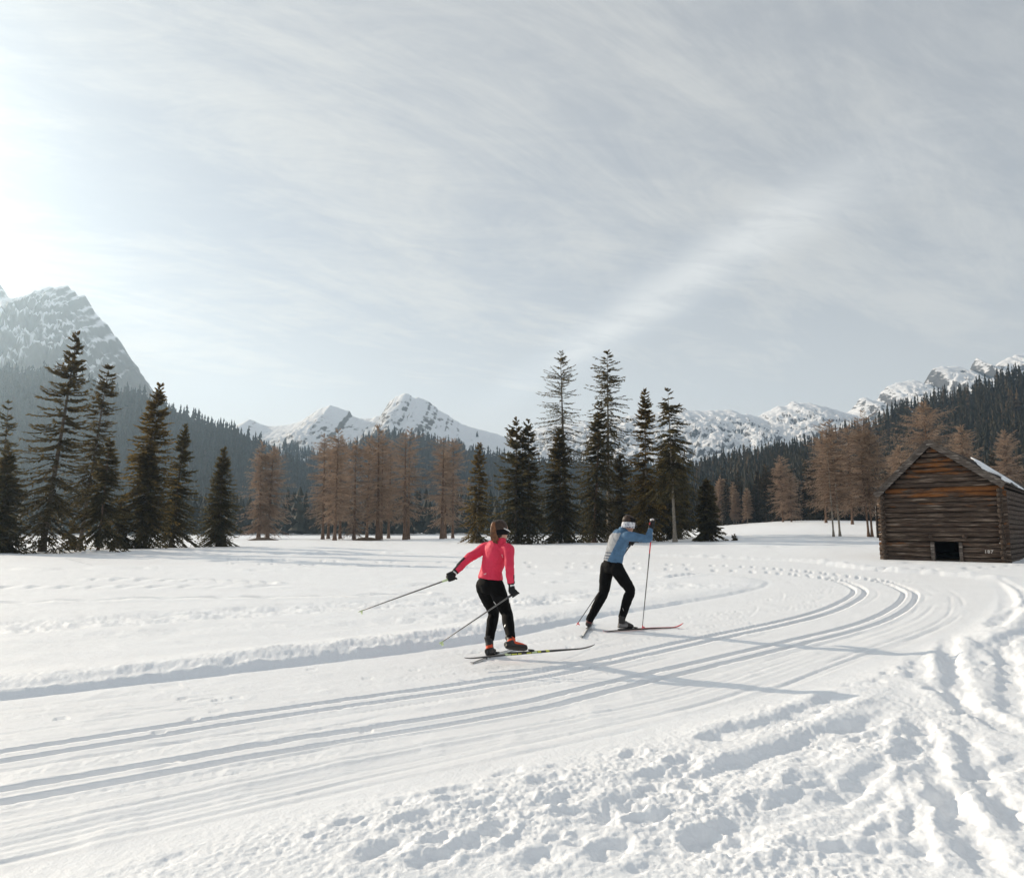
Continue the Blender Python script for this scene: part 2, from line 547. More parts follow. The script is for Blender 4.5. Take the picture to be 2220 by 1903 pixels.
def build_ground():
    # polar sheet: fine where the camera looks at it closely, coarse elsewhere and out to the horizon
    ang = np.concatenate([np.radians(np.linspace(-180, -48, 23)[:-1]), np.radians(np.linspace(-48, 48, 1020)), np.radians(np.linspace(48, 180, 23)[1:-1])])
    r_near = np.geomspace(0.25, 2.6, 24)[:-1]
    inv = np.linspace(1 / 2.6, 1 / 46.0, 490)
    r_mid = 1 / inv
    r_far = np.geomspace(46, 330, 74)[1:]
    r_hor = np.geomspace(330, 2450, 18)[1:]
    rad = np.concatenate([r_near, r_mid, r_far, r_hor])
    A, Rr = np.meshgrid(ang, rad)
    x = (Rr * np.sin(A)).ravel()
    y = (Rr * np.cos(A)).ravel()
    r = Rr.ravel()
    z = base_height(x, y)

    near = (r < 70) & (y > -12)
    nx, ny = x[near], y[near]
    nr = np.hypot(nx, ny)
    ins = inside(nx, ny, trail_poly)
    d_in, _, s_in = poly_dist(nx, ny, inner)
    d_out, _, s_out = poly_dist(nx, ny, outer)
    wob = 0.06 * fbm(nx * 1.3, ny * 1.3, 3, 21)
    sd = np.where(ins, -np.minimum(d_in, d_out), np.minimum(d_in, d_out)) + wob
    on_trail = 1 - sstep(-0.16, 0.10, sd)
    out_side = (~ins) & (d_out < d_in)            # the churned side, towards the camera and the hut
    in_side = (~ins) & (d_in <= d_out)
    dz = np.zeros(nx.shape)

    # ---- groomed surface: grooves, comb lines, scuffs
    g = np.zeros(nx.shape)
    lat = np.zeros(nx.shape)
    for pr in (pair_a, pair_b):
        d, sgn, arc = poly_dist(nx, ny, pr)
        for off in (-0.125, 0.125):
            q = np.abs(d * sgn - off)
            g -= 0.058 * (1 - sstep(0.025, 0.047, q))
            g += 0.006 * np.exp(-((q - 0.075) / 0.03) ** 2)
        lat = d * sgn if pr is pair_a else lat
        arc_b = arc
    lines = 0.007 * perlin(lat * 9.0, arc_b * 0.10, 31) + 0.005 * perlin(lat * 19.0, arc_b * 0.22, 32)
    outerhalf = sstep(0.6, -1.2, lat)
    g += lines * (0.35 + 0.9 * sstep(-0.9, -1.6, lat)) * sstep(20, 9, nr)
    g += 0.016 * np.maximum(0, fbm(nx * 2.3 + 40, ny * 2.3, 4, 33) - 0.06) * 1.2
    scuff = sstep(0.15, 0.45, fbm(lat * 3.0, arc_b * 0.35, 3, 36))
    g += scuff * 0.008 * fbm(nx * 16, ny * 16, 3, 37) * sstep(14, 6, nr)
    for c0, wd, dp in ((-1.32, .03, .010), (-1.52, .04, .008), (-1.85, .035, .011), (-2.02, .04, .011), (0.62, .03, .008), (-0.36, .03, .010), (1.5, .04, .006)):
        q = np.abs(lat - c0 - 0.05 * perlin(arc_b * 0.3, c0 * 9 + 0 * arc_b, 41))
        g -= dp * (1 - sstep(wd * 0.3, wd, q)) * sstep(0.0, 0.5, 0.35 + perlin(arc_b * 0.5, c0 * 7 + 0 * arc_b, 42))

    # skate strokes and pole holes on the flat lane
    bx0, by0 = pair_a[::4, 0], pair_a[::4, 1]
    for _ in range(46):
        i = int(rng.integers(6, len(pair_a) - 40))
        px_, py_ = pair_a[i]
        tx, ty = pair_a[i + 1] - pair_a[i]
        tn = math.hypot(tx, ty)
        tx, ty = tx / tn, ty / tn
        off = rng.uniform(0.35, 1.6)
        c0x, c0y = px_ - ty * off, py_ + tx * off
        a = math.radians(rng.uniform(9, 17)) * rng.choice([-1, 1])
        dx_, dy_ = tx * math.cos(a) - ty * math.sin(a), tx * math.sin(a) + ty * math.cos(a)
        k = np.nonzero((np.abs(nx - c0x) < 1.3) & (np.abs(ny - c0y) < 1.3))[0]
        if len(k) < 5:
            continue
        u = (nx[k] - c0x) * dx_ + (ny[k] - c0y) * dy_
        v = -(nx[k] - c0x) * dy_ + (ny[k] - c0y) * dx_
        g[k] += -0.006 * (1 - sstep(0.006, 0.026, np.abs(v - 0.05 * u * u))) * sstep(1.1, 0.7, np.abs(u)) + 0.003 * np.exp(-((v - 0.05 * u * u + 0.04) / 0.02) ** 2) * sstep(1.1, 0.7, np.abs(u))
        hx, hy = c0x + rng.normal(0, .5), c0y + rng.normal(0, .5)
        k2 = k[np.hypot(nx[k] - hx, ny[k] - hy) < 0.05]
        g[k2] -= 0.012
    # ---- the bank of pushed-up snow along the inner edge
    grow = 0.045 + 0.060 * sstep(13, 18, s_in) - 0.08 * sstep(19, 25, s_in)
    grow = np.maximum(grow, 0.02)
    jag = 0.10 * fbm(s_in * 1.1, d_in * 0.6, 3, 51) + 0.07 * fbm(nx * 4.5, ny * 4.5, 3, 52)
    q = d_in + jag
    bank = grow * sstep(0.0, 0.70, q) * (1 - 0.85 * sstep(0.50, 1.5, q))
    clod = np.maximum(0, fbm(nx * 3.2, ny * 3.2, 4, 53) + 0.1) * 0.13 + np.abs(fbm(nx * 9.0, ny * 9.0, 3, 54)) * 0.07 + fbm(nx * 22, ny * 22, 2, 58) * 0.015
    bank = bank + clod * (grow / 0.25) * sstep(0.05, 0.35, q) * (1 - sstep(0.55, 1.1, q))
    rill = -0.03 * np.exp(-((d_in - 0.16) / 0.07) ** 2) + 0.035 * np.exp(-((d_in - 0.28) / 0.07) ** 2) * (0.5 + fbm(s_in * 2, d_in * 6, 3, 55))
    dz += np.where(in_side, bank + 0.05 * sstep(0.0, 1.2, d_in) + rill * sstep(30, 12, nr), 0)
    # smooth wind-packed field beyond
    dz += np.where(in_side, sstep(0.9, 2.2, d_in) * (0.030 * fbm(nx * 0.7, ny * 1.5, 4, 56) + 0.020 * np.maximum(0, fbm(nx * 2.2, ny * 4.0, 3, 57) - 0.25)), 0)

    # ---- churned snow on the camera side of the trail
    fade = sstep(34, 12, nr)
    big = fbm(nx * 0.9, ny * 0.9, 3, 61)
    lump = np.abs(fbm(nx * 2.6, ny * 2.6, 4, 62, 0.55))
    fine = np.abs(fbm(nx * 8.5, ny * 8.5, 3, 63, 0.55))
    grit = fbm(nx * 24, ny * 24, 3, 64)
    patchy = 0.35 + 0.65 * sstep(-0.25, 0.30, fbm(nx * 0.8 + 9, ny * 0.8, 2, 65))
    crumb = np.abs(fbm(nx * 14.0, ny * 14.0, 3, 69, 0.6))
    ch = 0.045 + 0.030 * big + (0.035 * lump + 0.030 * fine + 0.032 * crumb) * patchy + 0.020 * grit * (0.3 + 0.7 * patchy)
    edge = np.exp(-((d_out - 0.30) / 0.30) ** 2)
    ch += edge * (0.01 + 0.05 * np.maximum(0, fbm(nx * 3.5, ny * 3.5, 4, 66)) + 0.02 * fine + 0.02 * crumb)
    # bank round the outside of the bend
    bend = sstep(13.5, 16, s_out + 0) * 0 + sstep(9.5, 12.5, nr) * sstep(31, 24, nr) * sstep(2.5, 5.0, nx)
    ch += bend * (0.11 + 0.07 * fbm(nx * 2, ny * 2, 3, 67)) * np.exp(-((d_out - 0.55) / 0.34) ** 2)
    far_lip = sstep(26, 30, nr) * 0.16 * np.exp(-((d_out - 0.6) / 0.5) ** 2) * (0.8 + fbm(nx * 1.2, ny * 1.2, 3, 68))
    dzo = (0.028 + 0.50 * (ch - 0.045)) * np.maximum(fade, 0.10) * sstep(-0.05, 0.8, d_out) + far_lip
    dz += np.where(out_side, dzo, 0)
    mask_o = out_side & (nr < 30)
    idx = np.nonzero(mask_o)[0]
    fx, fy = nx[idx], ny[idx]
    acc = np.zeros(fx.shape)
    wx_ = fx + 0.05 * fbm(fx * 3.1, fy * 3.1, 3, 71) + 0.035 * fbm(fx * 11, fy * 11, 2, 76)
    wy_ = fy + 0.05 * fbm(fx * 3.1 + 50, fy * 3.1, 3, 72) + 0.035 * fbm(fx * 11 + 9, fy * 11, 2, 77)
    for pts, wd, dp, rim in FURROWS:
        pl = catmull(pts, 4)
        lo, hi = pl.min(0) - 0.8, pl.max(0) + 0.8
        k = np.nonzero((wx_ > lo[0]) & (wx_ < hi[0]) & (wy_ > lo[1]) & (wy_ < hi[1]))[0]
        if not len(k):
            continue
        d, sgn, arc = poly_dist(wx_[k], wy_[k], pl)
        tot = np.hypot(*np.diff(pl, axis=0).T).sum()
        ends = sstep(0, 0.25, arc) * sstep(tot, tot - 0.25, arc) * 0.7 + 0.3
        mod = (0.75 + 0.5 * perlin(arc * 2.3, 0 * arc + wd * 100, 73)) * ends
        prof = -dp * 0.62 * (1 - sstep(wd * 0.35, wd * 1.0, d)) + rim * 0.5 * np.exp(-((d - wd * 1.35) / (wd * 0.5)) ** 2)
        acc[k] += prof * mod
    for px, py, rr in FOOT:
        rr = min(rr, 0.10) * 0.85
        cx, cy = R2(px, py)
        k = np.nonzero((np.abs(wx_ - cx) < 0.7) & (np.abs(wy_ - cy) < 0.7))[0]
        if not len(k):
            continue
        a = rng.uniform(0.3, 1.2)
        ex, ey = wx_[k] - cx, wy_[k] - cy
        u = (ex * math.sin(a) + ey * math.cos(a)) / 1.7
        v = ex * math.cos(a) - ey * math.sin(a)
        d = np.hypot(u, v)
        acc[k] += -0.52 * rr * (0.8 + 0.8 * fbm(ex * 9, ey * 9 + px, 3, 75)) * (1 - sstep(rr * 0.55, rr * 1.1, d)) + 0.18 * rr * np.exp(-((d - rr * 1.4) / (rr * 0.4)) ** 2)
    # more small prints and clods scattered over the churned ground
    lo_in = trail_poly
    for _ in range(340):
        cx, cy = rng.uniform(-3.5, 12.0), rng.uniform(1.6, 13.0)
        if abs(cx) > cy * 0.85 + 0.5:
            continue
        k = np.nonzero((np.abs(wx_ - cx) < 0.45) & (np.abs(wy_ - cy) < 0.45))[0]
        if len(k) < 4:
            continue
        rr = rng.uniform(0.03, 0.085)
        a = rng.uniform(0, 3.14)
        ex, ey = wx_[k] - cx, wy_[k] - cy
        u = (ex * math.sin(a) + ey * math.cos(a)) / rng.uniform(1.0, 2.4)
        v = ex * math.cos(a) - ey * math.sin(a)
        d = np.hypot(u, v)
        s = rng.choice([-1.0, -0.8, 0.7, 0.6])
        acc[k] += s * rr * 0.4 * (1 - sstep(rr * 0.4, rr * 1.15, d))
    dz[idx] += 0.60 * acc * sstep(0.0, 0.5, d_out[idx])

    # ---- ski lines and trodden bands out on the field
    idx = np.nonzero((~ins) & (nr > 9))[0]
    fx, fy = nx[idx], ny[idx]
    acc = np.zeros(fx.shape)
    for pts, wd, dp, ro in FIELD_LINES:
        pl = catmull(pts, 5)
        d, sgn, arc = poly_dist(fx, fy + 0.0, pl)
        d = d + ro * 0.07 * fbm(fx * 1.5, fy * 1.5, 3, 81)
        acc += -dp * (1 - sstep(wd * 0.4, wd, d)) + 0.6 * dp * np.exp(-((d - wd * 1.5) / (wd * 0.6)) ** 2)
        acc += ro * 0.03 * fbm(fx * 5, fy * 5, 3, 82) * (1 - sstep(wd, wd * 3, d))
    for pts, wd, am in BANDS:
        pl = catmull(pts, 5)
        d, sgn, arc = poly_dist(fx, fy, pl)
        k = 1 - sstep(wd * 0.5, wd, d)
        acc += k * am * (1.6 * fbm(fx * 1.6, fy * 3.2, 4, 83, 0.6) - 0.4)
    dz[idx] += acc
    dz = np.where(on_trail > 0, dz * (1 - on_trail) + on_trail * g, dz)
    z[near] += dz

    # beyond the lens' reach on the meadow: drifts
    mid = (r >= 30) & (r < 400)
    z[mid] += 0.05 * fbm(x[mid] / 3.0, y[mid] / 5.0, 3, 91) * sstep(30, 60, r[mid])

    nR, nA = len(rad), len(ang)
    ii, jj = np.meshgrid(np.arange(nR - 1), np.arange(nA), indexing='ij')
    j2 = (jj + 1) % nA
    a, b_, c, d = ii * nA + jj, ii * nA + j2, (ii + 1) * nA + j2, (ii + 1) * nA + jj
    faces = np.stack([a, d, c, b_], axis=-1).reshape(-1, 4)
    verts = np.stack([x, y, z], axis=-1)
    centre = np.zeros(len(x), dtype=bool)
    full_ins = np.zeros(len(x), dtype=bool)
    full_ins[near] = ins
    fin = full_ins[faces].all(axis=1)
    # shared vertex normals so that the two sheets meet without a seam
    e1 = verts[faces[:, 2]] - verts[faces[:, 0]]
    e2 = verts[faces[:, 3]] - verts[faces[:, 1]]
    fn = np.cross(e1, e2)
    vn = np.zeros_like(verts)
    for k in range(4):
        for c_ in range(3):
            vn[:, c_] += np.bincount(faces[:, k], weights=fn[:, c_], minlength=len(verts))
    vn /= np.maximum(np.linalg.norm(vn, axis=1, keepdims=True), 1e-12)
    # centre cap
    cv = len(verts)
    for nm, sel, mt in (('snow_field', ~fin, M_SNOW), ('ski_trail', fin, M_TRAIL)):
        f = faces[sel]
        used = np.unique(f)
        remap = np.full(len(verts), -1, dtype=np.int64)
        remap[used] = np.arange(len(used))
        v = verts[used]
        f = remap[f]
        me = mesh_np(nm, v, f, [mt])
        me.normals_split_custom_set_from_vertices(vn[used].astype(np.float32).tolist())
        o = link(nm, me)
        tag(o, kind='structure')


build_ground()
# ------------------------------------------------------------------ mountains, slopes and the air


def S(p):
    """a point measured on the 2072-pixel-wide view, in pixels of the photograph"""
    return (p[0] * 1.07143, p[1] * 1.07143)


def rock_snow(name, rock, snow_lo, snow_hi, scale, snow=(0.86, 0.87, 0.89), grain=(1, 1, 4.0), mess=1.0):
    m, t, b = material(name)
    geo = t.node('ShaderNodeNewGeometry')
    pos, nrm = geo.outputs['Position'], geo.outputs['Normal']
    nz = t.sep(nrm)[2]
    n1 = t.noise(pos, scale, 8.0, 0.65, 0.4)
    n2 = t.noise(t.mapping(pos, sc=grain), scale * 3.0, 6.0, 0.6)
    lvl = t.math('ADD', nz, t.math('MULTIPLY', t.math('SUBTRACT', t.math('ADD', t.math('MULTIPLY', n1, 0.6), t.math('MULTIPLY', n2, 0.4)), 0.5), mess))
    k = t.ramp(lvl, snow_lo, snow_hi)
    rk = t.mix(n2, tuple(c * 0.62 for c in rock) + (1,), tuple(c * 1.3 for c in rock) + (1,))
    t.put(b.inputs['Base Color'], t.mix(k, rk, snow + (1,)))
    b.inputs['Roughness'].default_value = 0.8
    b.inputs['Specular IOR Level'].default_value = 0.1
    bp = t.node('ShaderNodeBump')
    bp.inputs['Strength'].default_value = 0.6
    bp.inputs['Distance'].default_value = 10.0
    t.put(bp.inputs['Height'], t.math('ADD', n1, t.math('MULTIPLY', n2, 0.4)))
    t.put(b.inputs['Normal'], bp.outputs[0])
    return m


def ridge(name, prof, D, front, back, mat, nx=260, nv=90, amp=0.06, seed=1, base=0.0, gully=40.0, shape=1.15, jag=0.004, bow=0.0, crag=0.0, rough2=0.25):
    """a range whose skyline passes through the measured points, standing D metres away, with a front and a back slope"""
    pts = sorted(S(p) for p in prof)
    px = np.linspace(pts[0][0], pts[-1][0], nx)
    py = np.interp(px, [p[0] for p in pts], [p[1] for p in pts])
    X = np.zeros(nx)
    Zr = np.zeros(nx)
    Dx = np.zeros(nx)
    for i in range(nx):
        dd = D + bow * math.sin(px[i] / 2220 * 3.1)
        v = at(px[i], py[i], dd)
        X[i], Zr[i], Dx[i] = v.x, v.z, dd
    H = Zr - base
    Zr = Zr + H * (jag * fbm(X / (gully * 0.30), 0 * X, 4, seed + 5, 0.6) * 2)
    tv = np.concatenate([np.linspace(0, 1, nv), 1 + np.linspace(0, 1, nv // 4)[1:]])
    Xg, T = np.meshgrid(X, tv)
    Zg = np.tile(Zr, (len(tv), 1))
    Dg = np.tile(Dx, (len(tv), 1))
    f = T <= 1
    Y = np.where(f, Dg - front * (1 - T), Dg + back * (T - 1))
    u = np.where(f, T, 2 - T)
    prof_z = u ** shape
    edge = np.sin(np.pi * np.clip(u, 0, 1)) ** 0.7 * np.clip((1 - u) * 3.0, 0, 1)
    n = ridged(Xg / gully + 0.3 * fbm(Xg / gully, Y / gully, 2, seed + 9), Y / (gully * 2.2), 5, seed, 0.55)
    Hh = np.maximum(Zg - base, 1.0)
    n2 = ridged(Xg / (gully * 0.27) + 3.1, Y / (gully * 0.42), 4, seed + 21, 0.55)
    Z = base + Hh * prof_z + Hh * amp * (n - 0.3) * edge + Hh * amp * rough2 * (n2 - 0.3) * np.clip((1 - u) * 6.0, 0, 1) * np.clip(u * 4, 0, 1)
    if crag:
        stepn = fbm(Xg / (gully * 1.4), Y / (gully * 1.4), 4, seed + 3)
        Z = Z + Hh * crag * (np.round((prof_z + 0.35 * stepn) * 7) / 7 - prof_z - 0.35 * stepn) * edge
    nV, nX = T.shape
    ii, jj = np.meshgrid(np.arange(nV - 1), np.arange(nX - 1), indexing='ij')
    a = ii * nX + jj
    faces = np.stack([a, a + 1, a + nX + 1, a + nX], axis=-1).reshape(-1, 4)
    me = mesh_np(name, np.stack([Xg.ravel(), Y.ravel(), Z.ravel()], axis=-1), faces, [mat])
    o = link(name, me)
    tag(o, kind='structure')

    def height(x, y):
        """height of the front slope, for planting"""
        xi = np.clip(np.interp(x, X, np.arange(nx)), 0, nx - 1)
        d0 = np.interp(x, X, Dx)
        ti = np.clip((1 - (d0 - y) / front), 0, 1) * (nv - 1)
        i0, j0 = np.floor(ti).astype(int), np.floor(xi).astype(int)
        i1, j1 = np.minimum(i0 + 1, nv - 1), np.minimum(j0 + 1, nx - 1)
        fi, fj = ti - i0, xi - j0
        return (Z[i0, j0] * (1 - fi) * (1 - fj) + Z[i1, j0] * fi * (1 - fj) + Z[i0, j1] * (1 - fi) * fj + Z[i1, j1] * fi * fj)
    return height, (X[0], X[-1]), (lambda x: np.interp(x, X, Dx)), front


M_CLIFF = rock_snow('pale_limestone_and_snow', (0.24, 0.23, 0.215), 0.55, 0.84, 0.014, grain=(2.0, 2.0, 0.9), mess=1.1)
M_PEAK = rock_snow('snowy_peak', (0.17, 0.155, 0.14), 0.66, 0.78, 0.018, mess=1.15)
M_RANGE = rock_snow('snowy_range', (0.115, 0.112, 0.112), 0.60, 0.74, 0.026, mess=1.5)
M_FLOOR = rock_snow('forest_floor_snow', (0.045, 0.040, 0.032), 1.05, 1.30, 0.05, (0.70, 0.72, 0.75))
M_LITTER = simple_mat('needle_litter', (0.035, 0.030, 0.024), 0.95, 0.05, var=0.5, scale=0.2)

ridge('rock_mountain', [(-420, 640), (-260, 560), (-120, 600), (-40, 590), (-12, 578), (0, 580), (8, 590), (18, 603), (40, 603), (75, 600), (88, 590), (104, 583), (125, 579), (140, 586),
                        (150, 586), (160, 596), (172, 604), (186, 622), (200, 642), (215, 660), (235, 684), (255, 712), (268, 738), (280, 762), (290, 786), (310, 812), (350, 845), (430, 885), (520, 930)],
      1300, 520, 500, M_CLIFF, 380, 130, 0.10, 3, -5.0, 60.0, 0.82, 0.022, crag=0.45, rough2=0.6)
h_peak = ridge('snowy_peak', [(330, 905), (420, 885), (470, 866), (494, 853), (506, 848), (518, 853), (535, 861), (560, 862), (590, 858), (615, 848), (640, 832), (655, 823), (668, 820), (682, 823), (692, 828),
                     (706, 831), (712, 842), (735, 847), (752, 846), (780, 838), (786, 815), (800, 803), (816, 797), (826, 796), (836, 803), (852, 806), (868, 813), (890, 830), (920, 850), (950, 864), (985, 872), (1010, 879), (1045, 895), (1100, 915), (1160, 940)],
      1560, 560, 400, M_PEAK, 360, 110, 0.05, 13, -5.0, 60.0, 1.0, 0.010, crag=0.18, rough2=0.4)
ridge('snowy_range', [(860, 960), (960, 915), (1040, 880), (1100, 862), (1160, 855), (1230, 848), (1300, 838), (1350, 832), (1384, 828), (1410, 831), (1440, 831), (1470, 829), (1490, 832), (1505, 838), (1530, 842),
                      (1548, 834), (1565, 826), (1585, 821), (1602, 813), (1615, 816), (1632, 814), (1660, 821), (1690, 828), (1712, 836), (1724, 826), (1738, 810), (1752, 803), (1768, 810), (1778, 812), (1781, 795), (1796, 783),
                      (1812, 775), (1840, 769), (1860, 772), (1874, 775), (1878, 758), (1890, 746), (1905, 741), (1940, 742), (1957, 748), (1963, 750), (1966, 736), (1976, 727), (1988, 731), (1996, 736), (1996, 757), (2002, 757), (2012, 742), (2030, 726),
                      (2060, 718), (2120, 712), (2250, 690), (2400, 720)],
      1700, 620, 400, M_RANGE, 460, 120, 0.055, 23, -5.0, 70.0, 0.95, 0.012, crag=0.34, rough2=1.2)
h_left = ridge('left_wooded_slope', [(-420, 730), (-200, 742), (0, 752), (60, 757), (130, 762), (200, 785), (290, 800), (330, 822), (380, 842), (430, 864), (470, 876), (500, 884), (530, 905), (570, 930), (640, 965), (740, 1010), (840, 1060)],
               880, 480, 300, M_FLOOR, 160, 60, 0.05, 33, -4.0, 90.0, 1.25)
h_mid = ridge('middle_wooded_slope', [(380, 960), (500, 930), (590, 940), (640, 945), (690, 918), (745, 893), (790, 884), (850, 888), (920, 905), (1000, 925), (1100, 940), (1250, 950), (1400, 955), (1600, 990)],
              1080, 560, 300, M_FLOOR, 160, 60, 0.04, 43, -4.0, 90.0, 1.3)
h_right = ridge('right_wooded_hill', [(1180, 1068), (1280, 1020), (1380, 965), (1450, 945), (1500, 935), (1560, 925), (1640, 912), (1700, 890), (1750, 870), (1800, 848), (1850, 832), (1900, 817), (1950, 802), (2000, 787), (2050, 769), (2100, 752), (2200, 720), (2420, 680)],
                560, 380, 300, M_LITTER, 160, 70, 0.03, 53, 0.0, 60.0, 1.05)

# the air: one closed box of thin even mist round everything
m_haze = bpy.data.materials.new('mist')
m_haze.use_nodes = True
ht = NT(m_haze.node_tree)
ht.n.clear()
ho = ht.node('ShaderNodeOutputMaterial')
hv = ht.node('ShaderNodeVolumePrincipled')
hv.inputs['Color'].default_value = (0.60, 0.80, 1.0, 1)
hv.inputs['Density'].default_value = 0.00020
hv.inputs['Anisotropy'].default_value = 0.74
ht.l.new(hv.outputs[0], ho.inputs['Volume'])
m_haze.cycles.homogeneous_volume = True
_tops = [(min(v.co.z for v in o.data.vertices), max(v.co.z for v in o.data.vertices)) for o in scene.objects if o.type == 'MESH']
HAZE_LOW, HAZE_TOP = min(t[0] for t in _tops) - 1.0, max(t[1] for t in _tops) + 4.0
hz = np.array([(sx * 2500, sy * 2500, (HAZE_TOP if sz > 0 else HAZE_LOW)) for sz in (-1, 1) for sy in (-1, 1) for sx in (-1, 1)], dtype=np.float32)
hf = np.array([(0, 2, 3, 1), (4, 5, 7, 6), (0, 1, 5, 4), (2, 6, 7, 3), (0, 4, 6, 2), (1, 3, 7, 5)])
haze = link('haze', mesh_np('haze', hz, hf, [m_haze], smooth=False))
tag(haze, kind='stuff')
# ------------------------------------------------------------------ trees


def needle_mat(name, a, b_, c, trans=0.55):
    """needles: three tints spread by a per-spray attribute, some light coming through"""
    m, t, b = material(name)
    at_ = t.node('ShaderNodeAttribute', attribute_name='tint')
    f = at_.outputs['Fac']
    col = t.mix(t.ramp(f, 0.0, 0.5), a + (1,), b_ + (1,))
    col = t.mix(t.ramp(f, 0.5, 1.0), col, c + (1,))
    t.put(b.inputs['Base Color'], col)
    b.inputs['Roughness'].default_value = 0.75
    b.inputs['Specular IOR Level'].default_value = 0.15
    tr = t.node('ShaderNodeBsdfTranslucent')
    t.put(tr.inputs['Color'], col)
    mx = t.node('ShaderNodeMixShader')
    mx.inputs[0].default_value = trans
    t.l.new(b.outputs[0], mx.inputs[1])
    t.l.new(tr.outputs[0], mx.inputs[2])
    t.l.new(mx.outputs[0], t.n.get('Material Output').inputs[0])
    return m


M_DARK = needle_mat('dark_needles', (0.050, 0.046, 0.022), (0.092, 0.076, 0.034), (0.165, 0.12, 0.048))
M_OLIVE = needle_mat('olive_needles', (0.085, 0.064, 0.022), (0.155, 0.108, 0.034), (0.22, 0.145, 0.046), 0.6)
M_MIXED = needle_mat('weathered_needles', (0.052, 0.044, 0.022), (0.098, 0.076, 0.034), (0.16, 0.112, 0.046))
M_LARCH = needle_mat('bare_larch_twigs', (0.24, 0.170, 0.122), (0.335, 0.240, 0.172), (0.43, 0.315, 0.225), 0.35)
M_FOREST = needle_mat('forest_needles', (0.018, 0.020, 0.013), (0.036, 0.032, 0.018), (0.105, 0.072, 0.038), 0.2)
M_FAR = needle_mat('far_forest_needles', (0.022, 0.027, 0.022), (0.032, 0.034, 0.026), (0.046, 0.044, 0.032), 0.1)
M_BARK = simple_mat('grey_bark', (0.11, 0.088, 0.068), 0.9, 0.1, var=0.35, scale=6.0, bump=0.6, bscale=9.0)
M_BARK_PALE = simple_mat('pale_bark', (0.22, 0.19, 0.155), 0.9, 0.1, var=0.3, scale=6.0, bump=0.6, bscale=9.0)
M_BARK_RED = simple_mat('red_brown_bark', (0.14, 0.088, 0.060), 0.9, 0.1, var=0.35, scale=6.0, bump=0.6, bscale=9.0)
M_SOIL = simple_mat('bare_soil', (0.075, 0.052, 0.036), 0.95, 0.05, var=0.4, scale=5.0, bump=0.8, bscale=14.0)


def tube(path, radii, sides=8, flare=0.0):
    """tapered round tube along a path of points: (verts, quads)"""
    P = np.asarray(path, dtype=np.float64)
    n = len(P)
    T = np.gradient(P, axis=0)
    T /= np.maximum(np.linalg.norm(T, axis=1, keepdims=True), 1e-9)
    ref = np.array([1.0, 0.0, 0.0]) if abs(T[0][0]) < 0.9 else np.array([0, 1.0, 0])
    vs = []
    for i in range(n):
        a = ref - T[i] * ref.dot(T[i])
        a /= np.linalg.norm(a)
        ref = a
        b = np.cross(T[i], a)
        th = np.arange(sides) * 2 * math.pi / sides
        vs.append(P[i] + radii[i] * (np.cos(th)[:, None] * a + np.sin(th)[:, None] * b))
    V = np.vstack(vs + [P[:1], P[-1:]])
    fs = []
    for i in range(n - 1):
        for k in range(sides):
            k2 = (k + 1) % sides
            fs.append((i * sides + k, i * sides + k2, (i + 1) * sides + k2, (i + 1) * sides + k))
    c0, c1 = n * sides, n * sides + 1
    for k in range(sides):
        k2 = (k + 1) % sides
        fs.append((c0, k2, k, k))
        fs.append((c1, (n - 1) * sides + k, (n - 1) * sides + k2, (n - 1) * sides + k2))
    F = np.array(fs, dtype=np.int32)
    quads = F[F[:, 2] != F[:, 3]]
    tris = F[F[:, 2] == F[:, 3]][:, :3]
    return V, quads, tris


def trunk_path(H, lean=(0, 0), bend=0.0, seed=0, n=14, top=0.99):
    r = np.random.default_rng(seed)
    z = np.linspace(-0.25, H * top, n)
    k = np.clip(z / H, 0, 1)
    ph = r.uniform(0, 6.28, 2)
    x = lean[0] * k + bend * np.sin(k * 3.0 + ph[0]) * k * (1 - 0.3 * k)
    y = lean[1] * k + bend * np.sin(k * 2.6 + ph[1]) * k * (1 - 0.3 * k)
    return np.stack([x, y, z], axis=-1)


